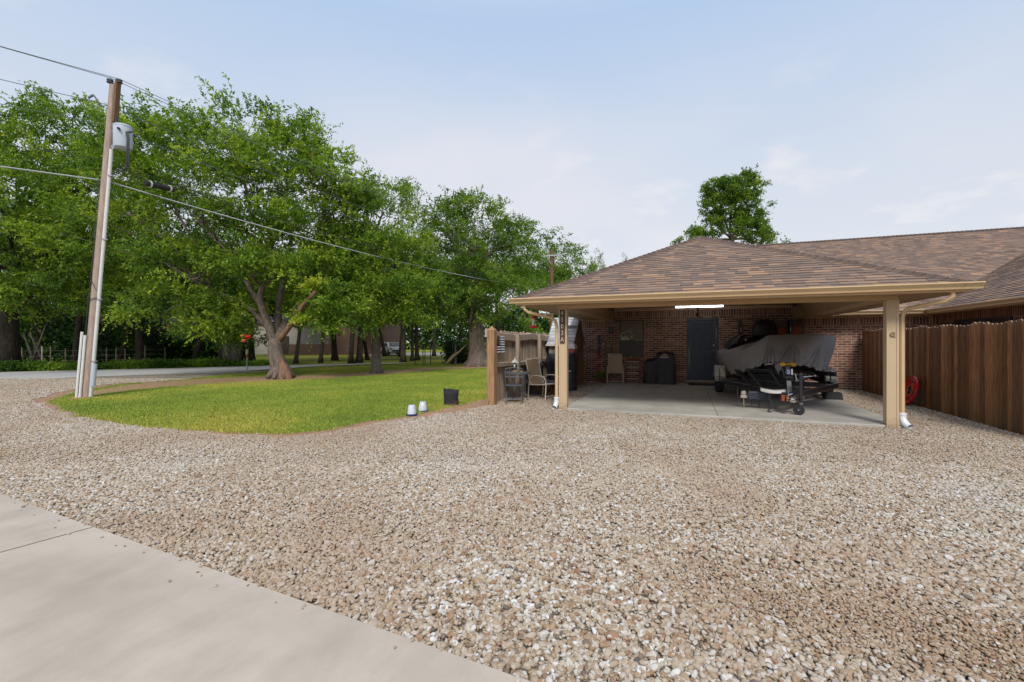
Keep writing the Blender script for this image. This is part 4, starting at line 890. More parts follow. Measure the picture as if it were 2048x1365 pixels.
# ornament on the right post: small crescent with two leaves
b=B(); c=Vector((3.335,BY-.012,1.62))
b.tube([c+Vector((.028*math.cos(a),0,.035*math.sin(a))) for a in [math.radians(q) for q in range(60,300,24)]],[.006+.006*math.sin(math.pi*i/9) for i in range(10)],6)
b.tube([c+Vector((0,0,.03)),c+Vector((.045,-.004,.045))],[.012,.003],6); b.tube([c+Vector((0,0,-.02)),c+Vector((.05,-.004,-.05))],[.013,.003],6); b.tube([c+Vector((.01,0,.005)),c+Vector((.05,-.004,0))],[.01,.003],6)
tag(b.build('post_ornament',M['straw'],smooth=True),'small pale curled metal ornament on the front of the right carport post','ornament')
# carport slab
sb=B(); sb.box(-2.47,3.60,9.58,YW-.002,-.06,.05); sl_=sb.build('carport_slab',M['slab'],bevel=.012); tag(sl_,kind='structure',label='grey stained concrete slab under the carport')
b=B(); b.box(.60,.608,9.60,YW-.01,.0505,.0535); tag(b.build('slab_joint',M['joint']),kind='structure',label='sawn joint running down the carport slab')
# door mat
b=B(); b.box(.12,1.02,YW-.68,YW-.14,.0505,.068); tag(b.build('door_mat',M['rubber'],bevel=.006),'black rubber mat on the slab before the navy door','door mat')
# address sign with numerals
def text_mesh(name,txt,size,loc,rotx,m,parent,ext=.004,rz=0,xs=1.0):
    cu=bpy.data.curves.new(name,'FONT'); cu.body=txt; cu.size=size; cu.extrude=ext; cu.align_x='CENTER'; cu.align_y='CENTER'
    tmp=bpy.data.objects.new(name,cu); COL.objects.link(tmp); bpy.context.view_layer.update()
    dg=bpy.context.evaluated_depsgraph_get(); me=bpy.data.meshes.new_from_object(tmp.evaluated_get(dg)); bpy.data.objects.remove(tmp); 
    me.transform(Matrix.Translation(Vector(loc)-(rootloc(parent) if parent else Vector()))@Matrix.Rotation(rz,4,'Z')@Matrix.Rotation(rotx,4,'X')@Matrix.Diagonal((xs,1,1,1)))
    me.materials.clear(); me.materials.append(m); o=bpy.data.objects.new(name,me); COL.objects.link(o); o.parent=parent; return o
sg=thing('address_sign','narrow brown board with pale stacked characters 4503A on the left carport post','sign',(-2.482,BY-.012,1.45))
b=B(); b.box(-2.545,-2.435,BY-.025,BY-.0055,1.46,2.19); b.build('board',M['sign_brown'],sg,bevel=.004)
for i,ch in enumerate('4503A'): text_mesh('numeral',ch,.145,(-2.49,BY-.0265,2.115-i*.145),math.radians(90),M['sign_num'],sg,.003,xs=.8)

# ------------------------------------------------------------------ right fence
fr=thing('wood_fence','tall dark stained cedar picket fence with rounded tops running beside the carport','fence',(5.05,12,0))
pk=B(); rg=random.Random(4); y=16.62; i=0
while y>8.75:
    w=.118; h=1.84+.02*math.sin(i*.7)+rg.uniform(-.012,.012); x=5.05+rg.uniform(-.006,.006); t=rg.random(); th=.018
    prof=[(y,-.03),(y-w+.004,-.03)]+[(y-w/2+.004-(w/2-.002)*math.cos(a),h-.04+.035*math.sin(a)) for a in [math.pi*k/8 for k in range(0,9)]]
    pts=[(p[0],p[1]) for p in prof]
    pk.prism([(p[0],p[1]) for p in pts],'x',x,x+th,t); y-=w+.004; i+=1
pk.build('picket_panel',M['fence_dark'],fr)
rl=B()
for z in(.35,1.0,1.6): rl.box(5.075,5.113,8.75,16.62,z-.045,z+.045)
rl.build('rail',M['fence_dark'],fr)
for y in(16.5,14.1,11.7,9.3): b=B(); b.box(5.115,5.205,y-.045,y+.045,-.05,1.75); b.build('post',M['fence_dark'],fr)
b=B(); b.box(5.02,5.115,8.62,8.745,-.05,1.90); b.build('end_post',M['post_old'],fr)
# short return panel back to the wall
b=B()
for k in range(10): b.prism([(5.10+k*.142,-.02),(5.236+k*.142,-.02),(5.236+k*.142,1.80),(5.168+k*.142,1.85),(5.10+k*.142,1.80)],'y',16.64,16.655,random.random())
b.build('return_panel',M['fence_dark'],fr)
# ------------------------------------------------------------------ old fence on the left
fl=thing('wood_fence','weathered grey wooden fence section with log rails between the lawn and patio','fence',(-4.3,12.5,0))
pk=B(); y=9.86; i=0
while y<16.5:
    w=rg.uniform(.12,.145); h=1.76+rg.uniform(-.035,.03); x=-4.36+rg.uniform(-.006,.006)
    if not(.3<0): pk.prism([(y,.02),(y+w-.005,.02),(y+w-.005,h-.03),(y+w*.8,h),(y+w*.3,h+rg.uniform(-.01,.01)),(y,h-.03)],'x',x,x+.018,rg.random())
    y+=w; i+=1
pk.build('picket_panel',M['fence_old'],fl)
for (z,hh,sg_) in((1.62,.20,.03),(.90,.13,.03)):
    b=B(); 
    P_=[]; 
    for k in range(25):
        yy=9.84+k*.27; zz=z+.025*math.sin(k*.55+z)+.008*math.sin(k*1.9)
        P_.append([(-4.335,yy,zz-hh/2),(-4.25,yy,zz-hh/2+.015),(-4.245,yy,zz+hh/2-.02),(-4.335,yy,zz+hh/2)])
    b.grid(P_,closed=True); b.build('rail',M['fence_old'],fl)
for yy in(11.35,13.3,15.0): b=B(); b.box(-4.235,-4.14,yy-.05,yy+.05,-.05,1.70); b.build('post',M['fence_old'],fl)
b=B(); b.box(-4.33,-4.14,9.62,9.80,-.05,1.76); b.raw([(-4.33,9.62,1.76),(-4.14,9.62,1.76),(-4.14,9.80,1.76),(-4.33,9.80,1.76),(-4.235,9.71,1.87)],[(0,1,4),(1,2,4),(2,3,4),(3,0,4)])
b.build('end_post',M['post_old'],fl,bevel=.008)
b=B(); b.box(-4.36,-4.30,9.60,9.86,1.60,1.80); b.build('post_top_board',M['fence_old'],fl)
# striped flag banner on the fence
fg=thing('wall_flag','small black and white striped flag hanging on the old wooden fence','flag',(-4.23,10.2,1.3))
b1=B();b2=B(); y0,y1=10.02,10.48; n=13
def fx_(y,z): return -4.225+.012*math.sin(y*19+z*3)
for k in range(n):
    za=1.63-k*.0262*1.18; zb=za-.0262*1.18; bb_=b1 if k%2==0 else b2
    ya=y0+(.17 if k<7 else 0)
    row=[[ (fx_(ya+(y1-ya)*j/8,z)+.0,ya+(y1-ya)*j/8,z) for j in range(9)] for z in(za,zb)]; bb_.grid(row)
uz0,uz1=1.63,1.63-7*.0262*1.18
b2.grid([[(fx_(y0+.17*j/4,z)+.001,y0+.17*j/4,z) for j in range(5)] for z in(uz0,uz1)])
for r in range(4):
    for c in range(5): yy=y0+.02+c*.03; zz=uz0-.03-r*.045; b1.face([(fx_(yy,zz)+.004,yy,zz),(fx_(yy,zz)+.004,yy+.012,zz),(fx_(yy,zz)+.004,yy+.012,zz-.012),(fx_(yy,zz)+.004,yy,zz-.012)])
b1.build('white_stripe',M['flag_white'],fg,fixn=False); b2.build('black_stripe',M['flag_black'],fg,fixn=False)
# ------------------------------------------------------------------ shed
sh=thing('garden_shed','small wooden garden shed with pale grey shingled gable roof by the brick wall','shed',(-3.9,15.2,0))
sx0,sx1,sy0,sy1=-4.22,-3.40,14.42,16.0; ey=1.52; az=2.32; my=(sy0+sy1)/2
b=B(); k=0; yy=sy0
while yy<sy1-.01:
    w=min(.15,sy1-yy); c=yy+w/2
    def hz(q): return ey+(az-ey)*(1-abs(q-my)/(my-sy0))
    pts=[(yy,0),(yy+w-.006,0),(yy+w-.006,hz(yy+w-.006)-.03)]+([(my,hz(my)-.03)] if yy<my<yy+w else [])+[(yy,hz(yy)-.03)]
    b.prism(pts,'x',sx1-.02,sx1+rg.uniform(0,.004),rg.random()); yy+=w
b.build('gable_wall',M['shed_wood'],sh)
b=B(); xx=sx0
while xx<sx1-.03: b.box(xx,min(xx+.135,sx1-.022),sy0,sy0+.02,0,ey,t=rg.random()); xx+=.14
b.box(sx0,sx0+.02,sy0+.02,sy1,0,ey); b.box(sx0,sx1-.022,sy1-.02,sy1,0,ey); b.build('front_wall',M['shed_grey'],sh)
b=B(); rl_=az-ey; ln=math.hypot(my-sy0+.12,rl_*(my-sy0+.12)/(my-sy0)); sl2=rl_/(my-sy0); c2=1/math.sqrt(1+sl2*sl2); s2_=sl2*c2
shingle_plane(b,(0,sy0-.12,ey-.12*sl2),(1,0,0),(0,c2,s2_),(0,-s2_,c2),lambda v:(sx0-.05,sx1+.05),ln,seed=21,expo=.15,lo=.25,hi=.8)
shingle_plane(b,(0,sy1+.12,ey-.12*sl2),(1,0,0),(0,-c2,s2_),(0,s2_,c2),lambda v:(sx0-.05,sx1+.05),ln,seed=22,expo=.15,lo=.25,hi=.8)
b.build('roof',M['shed_roof'],sh,fixn=False)
b=B(); # dark gap where shingles are missing
zc=ey+.44; yc=sy0+(zc-ey)/sl2; b.raw([(sx1-.5,yc-.035*c2-.03,zc-.005),(sx1+.02,yc-.035*c2-.03,zc-.005),(sx1+.02,yc,zc+.065),(sx1-.5,yc,zc+.065)],[(0,1,2,3)]); b.build('missing_shingle_gap',M['black'],sh,fixn=False)
b=B(); b.bar((sx1+.03,sy0-.12,ey-.12*sl2-.03),(sx1+.03,my,az-.03),.025,.06); b.bar((sx1+.03,sy1+.12,ey-.12*sl2-.03),(sx1+.03,my,az-.03),.025,.06); b.build('rake_board',M['shed_wood'],sh)
b=B(); b.box(sx0-.08,sx1+.06,sy0-.13,sy0-.115,ey-.17,ey-.12); b.build('eave_board',M['white'],sh)
b=B(); b.box(sx1+.001,sx1+.012,15.0,15.55,.1,1.75); b.box(sx1+.012,sx1+.02,15.46,15.50,.9,1.0); b.build('door',M['shed_wood'],sh)
# ------------------------------------------------------------------ boat on its trailer
ZS=.05
boat=thing('covered_boat','black hulled bow boat under a draped grey cover, parked in the carport','boat',(2.2,13,.6))
def ss(e0,e1,x): t=min(1,max(0,(x-e0)/(e1-e0))); return t*t*(3-2*t)
# plan outline of the gunwale from stern left round the bow to stern right
def outline(n=140):
    ctrl=[(1.02,16.35,.62),(.98,15.2,.60),(.93,14.1,.60),(.90,13.1,.62),(.99,12.35,.70),(1.26,11.72,.84),(1.62,11.2,.96),(2.0,10.98,.99),(2.35,11.1,.96),(2.78,11.5,.88),(3.16,12.15,.80),(3.36,12.95,.76),(3.46,13.9,.76),(3.46,15.0,.74),(3.38,16.35,.70)]
    P=[Vector(c) for c in ctrl]; out=[]
    for i in range(len(P)-1):
        p0=P[max(0,i-1)];p1=P[i];p2=P[i+1];p3=P[min(len(P)-1,i+2)]
        k=n//(len(P)-1)
        for j in range(k):
            t=j/k; out.append(.5*((2*p1)+(-p0+p2)*t+(2*p0-5*p1+4*p2-p3)*t*t+(-p0+3*p1-3*p2+p3)*t**3))
    out.append(P[-1]); return out
OL=outline()
def tent(x,y):
    h=1.20-.10*ss(12.2,10.9,y)
    lft=ss(1.25,2.02,x+.30*ss(13.5,15.5,y)*-1)        # slope rising from the left gunwale
    a=ss(10.95,12.6,y); hi=1.68+.03*math.sin(x*2)
    edge=1-ss(3.15,3.55,x)*.12
    return h+(hi-h)*lft*a*edge
COLS=[((1.0,16.2,1.20),(1.08,16.2,.62)),(S(1440,706,12.9),S(1453,742,12.9)),(S(1462,704.5,12.2),S(1467,748,11.8)),(S(1486,702,11.6),S(1484,744.5,11.1)),(S(1511,686,11.4),S(1507,737,10.6)),
 (S(1535,670.5,11.3),S(1530,727.5,10.2)),(S(1561,669.3,11.2),S(1552,725,9.95)),(S(1590,668.8,11.2),S(1576,725.5,9.9)),(S(1620,668.5,11.3),S(1603,731,10.1)),(S(1648,669,11.5),S(1630,738,10.5)),
 (S(1672,671.5,12.0),S(1652,741,11.2)),((3.66,14.6,1.62),(3.44,14.5,.76)),((3.62,16.2,1.60),(3.42,16.2,.74))]
COLS=[(Vector(q),Vector(r)) for q,r in COLS]
def cat(P,u):
    i=min(len(P)-2,int(u)); t=u-i; p0=P[max(0,i-1)];p1=P[i];p2=P[i+1];p3=P[min(len(P)-1,i+2)]
    return .5*((2*p1)+(-p0+p2)*t+(2*p0-5*p1+4*p2-p3)*t*t+(-p0+3*p1-3*p2+p3)*t**3)
TOPS=[c[0] for c in COLS]; HEMS=[c[1] for c in COLS]
def lint(P,u): i=min(len(P)-2,int(u)); return P[i].lerp(P[i+1],u-i)
def coverpt(u,t):
    tp=cat(TOPS,u)*.5+lint(TOPS,u)*.5; hm=cat(HEMS,u); q=tp.lerp(hm,t); tang=(lint(TOPS,min(12,u+.25))-lint(TOPS,max(0,u-.25))); out=Vector((tang.y,-tang.x,0)); out=out.normalized() if out.length>0 else Vector((0,-1,0))
    fr=math.exp(-((u-6.7)/2.6)**2)
    d_=.10*math.sin(math.pi*t**.85)*(.35+.65*fr)
    for ua,ks,am in((5.25,(-1.5,-.9,-.45,-.1,.35,.8),.050),(6.75,(-1.0,-.5,-.12,.2,.6,1.1,1.7),.055),(8.7,(-.6,0,.7,1.3),.026)):
        if t>.22:
            k=(u-ua)/max(.12,(t-.12)); g_=min(1,(t-.22)/.25)
            for kk in ks: e_=(k-kk)/.085; d_-=1.8*am*g_*math.exp(-e_*e_)*(1.0 if abs(kk)<.7 else .7); e2_=(k-kk-.17)/.10; d_+=am*1.1*g_*math.exp(-e2_*e2_)
    d_+=.012*math.sin(u*17+2*math.sin(u*3))*t*t; hemw=.018*math.sin(u*9.3+1)+.012*math.sin(u*23)
    return q+out*d_+Vector((0,0,hemw*t**3))
b=B(); rows=[]
for i in range(0,289):
    u=i/24; row=[]
    tp=coverpt(u,0); ridge=Vector((2.55,max(13.2,min(16.2,tp.y+1.5)),1.665)); 
    if u>9.5: ridge=Vector((2.6,max(13.2,min(16.2,tp.y)),1.665))
    for k in range(5,0,-1):
        q=k/5; w=tp.lerp(ridge,q); w.z=tp.z+(ridge.z-tp.z)*(q**.7)+.012*math.sin(u*3+q*5); row.append(w)
    for k in range(0,25): row.append(coverpt(u,k/24))
    rows.append(row)
b.grid(rows)
b.build('cover',M['boatcover'],boat,smooth='all',sub=1)
# stern part of the cover, its shade put into black colour, with two silver snaps
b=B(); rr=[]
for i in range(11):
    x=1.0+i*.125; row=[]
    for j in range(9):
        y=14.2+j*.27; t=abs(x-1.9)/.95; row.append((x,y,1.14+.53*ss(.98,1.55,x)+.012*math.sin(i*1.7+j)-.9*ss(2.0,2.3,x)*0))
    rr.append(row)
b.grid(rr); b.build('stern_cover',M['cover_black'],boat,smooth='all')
for (x,y,z) in((1.55,13.7,1.53),(1.42,13.2,1.34)): b=B(); b.lathe([(0,0),(.03,.0),(.018,.04),(0,.06)],(x,y,z),10,(-.3,-.6,.7)); b.build('cover_snap',M['chrome'],boat,smooth=True)
# hull: V bow, flared, seen under the cover
b=B(); rows=[]
for i in range(0,89):
    u=i/88*12; p=cat(HEMS,u); cw=Vector((2.15-p.x,max(0,12.6-p.y))).normalized(); fr=math.exp(-((u-6.7)/2.0)**2); k=[]
    keel=Vector((2.05+.12*(1-fr),max(p.y,10.95),.46+.20*fr)); top=Vector((p.x+cw.x*.17,p.y+cw.y*.20,p.z+.03))
    for (w_,dz) in [(0,0),(.03,.25),(.10,.5),(.32,.74),(.68,.92),(1,1)]: k.append((top.x+(keel.x-top.x)*w_,top.y+(keel.y-top.y)*w_,top.z+(keel.z-top.z)*dz))
    rows.append(k)
b.grid(rows); b.build('hull',M['hull'],boat,smooth='all')
b=B(); b.tube([cat(HEMS,5+.1*k)+Vector((.0,-.01,-.03)) for k in range(0,8)],.010,6); b.build('rub_rail',M['white'],boat,smooth=True)
b=B(); b.tube([(2.33,11.17,.74),(2.56,11.36,.75)],.010,6); b.lathe([(0,0),(.02,0),(.015,.03),(0,.03)],(2.31,11.16,.74),8,(0,-1,0)); b.build('bow_badge',M['chrome'],boat)
# outboard cowl in a black cover at the stern
mo=B(); pr=[(.0,1.05),(.20,1.1),(.30,1.45),(.325,1.75),(.315,1.98),(.24,2.13),(.12,2.18),(0,2.19)]
mo.lathe([(r,z) for r,z in pr],(2.35,16.1,0),22); mo.v=[((v[0]-2.35)*1.05+2.35,(v[1]-16.1)*.75+16.1,v[2]) for v in mo.v]; mo.build('outboard_motor_cover',M['cover_black'],boat,smooth='all')
# ---- trailer
tl=thing('boat_trailer','black boat trailer with winch post, jack wheel and white step','trailer',(2.2,12.5,ZS))
b=B()
b.bar((.98,12.9,.44),(1.93,10.55,.40),.07,.11); b.bar((3.42,12.9,.44),(2.05,10.55,.40),.07,.11); b.bar((.98,12.9,.44),(.98,16.2,.46),.07,.11); b.bar((3.42,12.9,.44),(3.42,16.2,.46),.07,.11)
for y,x0,x1 in((12.0,1.36,2.9),(13.2,1.0,3.4),(15.6,1.0,3.4)): b.bar((x0,y,.40),(x1,y,.40),.06,.08)
b.bar((1.99,11.3,.385),(1.97,10.15,.37),.085,.085); b.build('frame',M['black'],tl,bevel=.006)
for sx,s in((.98,-1),(3.42,1)):
    xa=1.93 if s<0 else 2.05
    for dz in(.057,-.057):
        a=Vector((sx,12.9,.44+dz)); c=Vector((xa,10.55,.40+dz)); off=Vector((0,-.045,0)) ; b=B(); b.bar(a+off,a.lerp(c,.80)+off,.008,.012); b.build('edge_highlight',M['steel'],tl)  # pale strips added as painted highlights along the frame edges
# bunks, step frame on the left
b=B(); b.bar((1.33,11.6,.86),(1.73,11.15,.87),.035,.035); b.bar((1.73,11.15,.87),(1.95,10.95,.45),.035,.05); b.bar((1.42,11.5,.61),(1.80,11.2,.62),.03,.025); b.bar((1.15,12.2,.80),(1.45,11.6,.47),.04,.05); b.bar((1.33,11.6,.86),(1.62,11.4,.46),.04,.05); b.build('side_guide',M['rubber'],tl,bevel=.004)
b=B(); b.bar((1.2,12.2,.75),(1.5,15.5,.62),.05,.10); b.bar((3.2,12.2,.75),(2.9,15.5,.62),.05,.10); b.build('bunk',M['felt'],tl)
# white step pad curved across the left rail
b=B(); 
b.grid([[ (1.50+.50*k/10,10.72-.10*math.sin(math.pi*k/10)+dy,.475-.03*math.sin(math.pi*k/10)+dz) for k in range(11)] for dy,dz in((0,-.03),(-.015,-.02),(-.015,.018),(0,.03),(.12,.04),(.12,-.03))],closed=False); b.build('step_pad',M['white'],tl,smooth=True)
# winch post
b=B(); b.bar((2.00,10.62,.38),(1.99,10.82,.98),.09,.13,up=(0,1,0)); b.bar((2.02,10.80,.42),(2.12,11.25,.40),.05,.05); b.build('winch_post',M['black'],tl,bevel=.006)
b=B(); b.lathe([(0,-.07),(.085,-.07),(.085,-.055),(.05,-.05),(.05,.05),(.085,.055),(.085,.07),(0,.07)],(1.99,10.66,.84),20,(1,0,0)); b.box(1.925,2.055,10.60,10.72,.74,.80); wn_=b.build('winch',M['black'],tl,smooth=True)
b=B(); b.box(1.945,2.0,10.565,10.585,.83,.92); b.build('blue_label',pm('pale_blue_strap',(.26,.36,.52),(.2,.3,.45),20,.6),wn_)
b=B(); b.box(2.02,2.045,10.56,10.585,.82,.94); b.build('strap_edge',M['white'],wn_)
b=B(); b.lathe([(0,0),(.035,0),(.045,.02),(.045,.09),(.022,.11),(.022,.18),(.045,.20),(.045,.27),(.035,.29),(0,.29)],(1.86,10.80,1.02),16,(1,0,0)); b.build('bow_stop_roller',M['yellow'],tl,smooth=True)
b=B(); b.tube([(2.04,10.66,.84),(2.10,10.62,.84),(2.12,10.60,.72),(2.16,10.60,.70)],.011,8); b.build('winch_handle',M['steel'],tl,smooth=True)
# coupler with rusty actuator
b=B(); b.box(1.88,2.04,10.26,10.50,.30,.41); b.box(1.81,1.87,10.33,10.47,.30,.42); b.box(2.12,2.20,10.35,10.43,.36,.42); b.build('rusty_bracket',M['rust'],tl,bevel=.01)
b=B(); b.tube([(1.96,10.5,.36),(1.965,10.2,.35)],.045,12); b.lathe([(0,0),(.045,.0),(.06,.03),(.05,.08),(0,.09)],(1.965,10.14,.31),14); b.bar((2.0,10.35,.30),(2.45,10.75,.33),.025,.03); b.tube([(1.9,10.25,.43),(1.98,10.25,.47)],.012,8); b.build('coupler',M['chrome'],tl,smooth=True)
b=B(); b.bar((1.88,10.243,.375),(2.04,10.243,.375),.006,.018); b.bar((1.89,10.243,.33),(2.02,10.243,.33),.006,.014); b.build('bracket_highlight',M['straw'],tl)
# swivel jack with a wheel
jx,jy=2.13,10.28
b=B(); b.tube([(jx,jy,.28),(jx,jy,.80)],.033,14); b.tube([(jx,jy,.78),(jx,jy,.83),(jx-.03,jy,.86)],.04,12); b.bar((jx,jy+.03,.55),(2.0,10.5,.42),.05,.09); jk=b.build('jack',M['black'],tl,smooth=True)
b=B(); b.tube([(jx,jy,.30),(jx,jy,.235)],.022,12); b.lathe([(.03,0),(.04,.01),(.04,.02),(.03,.03)],(jx,jy,.27),12); b.build('inner_tube',M['chrome'],jk,smooth=True)
b=B()
for s in(-1,1): b.bar((jx-.035*0+.0,jy+s*.036,.25),(jx-.03,jy+s*.036,.14),.05,.008,up=(0,1,0))
b.box(jx-.045,jx+.035,jy-.045,jy+.045,.235,.25); b.build('fork',M['black'],jk)
b=B(); b.lathe([(.045,-.026),(.082,-.030),(.098,-.020),(.101,0),(.098,.020),(.082,.030),(.045,.026),(.045,-.026)],(jx-.035,jy,.151),28,(.35,1,0)); b.build('wheel_tyre',M['rubber'],jk,smooth=True)
b=B(); b.lathe([(0,-.034),(.014,-.034),(.016,-.02),(.05,-.014),(.05,.014),(.016,.02),(.014,.034),(0,.034)],(jx-.035,jy,.151),18,(.35,1,0)); b.build('wheel_hub',M['black'],jk,smooth=True)
b=B(); b.lathe([(0,0),(.012,0),(.012,.012),(0,.014)],(jx-.047,jy-.036,.151),10,(-.35,-1,0)); b.build('axle_nut',M['chrome'],jk)
# wheels and fenders
for sx,s in((.92,-1),(3.50,1)):
    b=B(); b.lathe([(.19,-.085),(.29,-.10),(.322,-.085),(.333,-.04),(.333,.04),(.322,.085),(.29,.10),(.19,.085)],(sx,14.1,ZS+.333),40,(1,0,0)); ty=b.build('wheel',M['rubber'],tl,smooth=True)
    b=B(); b.lathe([(.0,.05),(.05,.06),(.10,.03),(.18,.05),(.195,.07),(.195,-.07)],(sx,14.1,ZS+.333),30,(s,0,0)); b.build('rim',M['chrome'],ty,smooth=True)
    m_=M['cream'] if s<0 else M['chrome']
    b=B(); rows=[]
    for k in range(15):
        a=math.radians(6+k*12); c=(14.1-.42*math.cos(a),ZS+.36+.40*math.sin(a)); rows.append([(sx-.135,c[0],c[1]),(sx-.13,c[0],c[1]+.012),(sx+.13,c[0],c[1]+.012),(sx+.135,c[0],c[1])])
    b.grid(rows)
    # front apron down to the tyre
    fr_=[(sx+(.13)*math.cos(t_),13.66-.02,ZS+.36+.36*max(0,math.sin(t_))) for t_ in [math.pi*k/10 for k in range(11)]]
    b.raw(fr_+[(sx,13.64,ZS+.36)],[(k,k+1,11) for k in range(10)]); fd=b.build('fender',m_,tl,smooth=True)
    for z_ in(ZS+.40,ZS+.44,ZS+.48): b=B(); b.bar((sx-.11,13.62,z_),(sx+.11,13.62,z_-.01),.006,.016,up=(0,0,1)); b.build('strap_band',M['black'],fd)
    b=B(); b.bar((sx-.02,13.62,ZS+.37),(sx-.03,13.62,ZS+.70),.006,.022,up=(1,0,0)); b.build('strap_band',M['black'],fd)
b=B(); b.bar((.95,14.1,ZS+.33),(3.48,14.1,ZS+.33),.05,.06); b.build('axle',M['black'],tl)
# hanging wiring plug, chains and tie down webbing
b=B(); pts=[]; 
for k in range(46): t=k/45; pts.append((1.60+.05*math.sin(t*19)*(.5+.8*t)+.05*t,10.46+.03*math.cos(t*19),.43-.37*t))
b.tube(pts,.009,6); b.tube([(1.64,10.46,.07),(1.60,10.44,.06),(1.57,10.45,.058),(1.60,10.48,.058),(1.66,10.5,.06)],.010,6); b.build('coiled_cable',M['black_wire'],tl,smooth=True)
b=B(); b.box(1.27,1.66,10.86,10.98,.24,.43); b.build('wiring_bag',M['cover_navy'],tl,bevel=.03)
for (x,z0,z1) in((1.08,.50,.20),(1.36,.32,.10),(1.50,.3,.04)): b=B(); b.bar((x,11.05,z0),(x+.01,11.05,z1),.018,.012,up=(0,1,0)); b.build('dangling_strap',M['black'],tl)
b=B(); b.lathe([(.0,0),(.05,0),(.055,.05),(.04,.08),(0,.08)],(1.20,10.98,.34),12); b.box(1.14,1.27,10.94,11.02,.27,.33); b.build('strap_ratchet',M['cream'],tl,smooth=True)
b=B(); b.bar((1.20,10.98,.28),(1.205,10.98,.06),.012,.025,up=(0,1,0)); b.build('tie_down_webbing',M['straw'],tl)
# wheel chock
b=B(); b.prism([(13.30,ZS),(13.62,ZS),(13.60,.22),(13.38,.20)],'x',3.28,3.66); tag(b.build('wheel_chock',M['rubber'],bevel=.01),'black rubber wheel chock in front of the right trailer wheel','wheel chock')

# ------------------------------------------------------------------ rack behind the boat
rk=thing('storage_rack','black metal rack with shelves standing against the brick wall behind the boat','rack',(2.55,16.35,ZS))
for (x,y) in((1.68,16.25),(1.68,16.6),(3.08,16.25),(3.08,16.6),(3.44,16.25),(3.44,16.6)): b=B(); b.box(x-.022,x+.022,y-.022,y+.022,ZS,2.20); b.build('upright',M['black'],rk)
for z in(.6,1.2,1.70,2.17): b=B(); b.box(1.68 if z<2 else 2.35,3.44,16.22,16.62,z-.02,z); b.build('shelf',M['brown_box'] if z<2.1 else M['black'],rk)
for x in(1.70,3.08): b=B(); b.lathe([(0,0),(.03,.0),(.035,.15),(.03,.30),(0,.30)],(x+.005,16.19,1.75),10); b.build('hanging_bottle',M['glass_dark'],rk,smooth=True)
for i,(x0,x1,z0,z1,mm,lb) in enumerate([(2.72,2.98,1.72,1.93,'orange_box','orange box on the rack shelf, left of the narrow upright'),(3.13,3.38,1.72,1.98,'orange_box','orange box at the right end of the rack shelf'),(2.50,2.70,1.72,2.05,'brown_box','upright brown board box beside the black motor cover'),(3.12,3.36,1.99,2.12,'brown_box','brown board lying on the right orange box')]):
    b=B(); b.box(x0,x1,16.27,16.55,z0,z1); o=b.build('box',M[mm],bevel=.004); tag(o,lb,'box')
# ------------------------------------------------------------------ covered barbecue by the wall
bq=thing('covered_barbecue','barbecue under a black cover standing between window and navy door','barbecue',(-.78,16.3,ZS))
b=B(); rows=[]
prof=[(-1.28,.0,.62),(-1.27,.0,.78),(-1.20,.0,.84),(-1.02,.0,.86),(-.93,.0,.90),(-.89,.0,1.04),(-.83,0,1.09),(-.60,0,1.10),(-.38,0,1.08),(-.33,0,1.0),(-.32,0,.86),(-.29,0,.70)]
ny=9
ring=[]
for j in range(ny):
    y=16.02+j*.07; yy_=abs(j-(ny-1)/2)/((ny-1)/2); dz=-.10*max(0,yy_-.55)/.45
    ring.append([(p[0],y,ZS+p[2]+dz+.008*math.sin(j*2+p[0]*14)) for p in prof])
b.grid(ring)
def skirt(path):
    rr=[]
    for k,(x,y,z,nx_,ny_) in enumerate(path):
        col_=[]
        for q in range(7): t=q/6; f=.018*math.sin(k*1.5+.6*math.sin(k))*t; col_.append((x+nx_*(f+.035*t),y+ny_*(f+.035*t),z+(ZS+.01-z)*t))
        rr.append(col_)
    b.grid(rr)
fp=[]
for k in range(len(prof)-1):
    for s in range(4):
        t=s/4; x=prof[k][0]*(1-t)+prof[k+1][0]*t; z=ZS-.10+prof[k][2]*(1-t)+prof[k+1][2]*t; fp.append((x,16.02,z,0,-1))
fp.append((prof[-1][0],16.02,ZS-.1+prof[-1][2],0,-1)); skirt(fp)
skirt([(prof[0][0],16.02+j*.07,ring[j][0][2],-1,0) for j in range(ny)]); skirt([(prof[-1][0],16.02+j*.07,ring[j][-1][2],1,0) for j in range(ny)])
b.build('cover',M['cover_black'],bq,smooth='all')
b=B(); b.raw([(-.78,15.985,.985),(-.50,15.985,.985),(-.56,15.985,1.06),(-.62,15.985,1.10),(-.66,15.985,1.10),(-.72,15.985,1.05)],[(0,1,2,3,4,5)]); b.build('logo_arc',pm('copper_logo',(.30,.19,.12),(.24,.14,.09),20,.5),bq,fixn=False)
b=B()
for k in range(9): b.box(-.775+k*.031,-.753+k*.031,15.978,15.983,.945,.968)
b.build('logo_lettering',M['white'],bq)
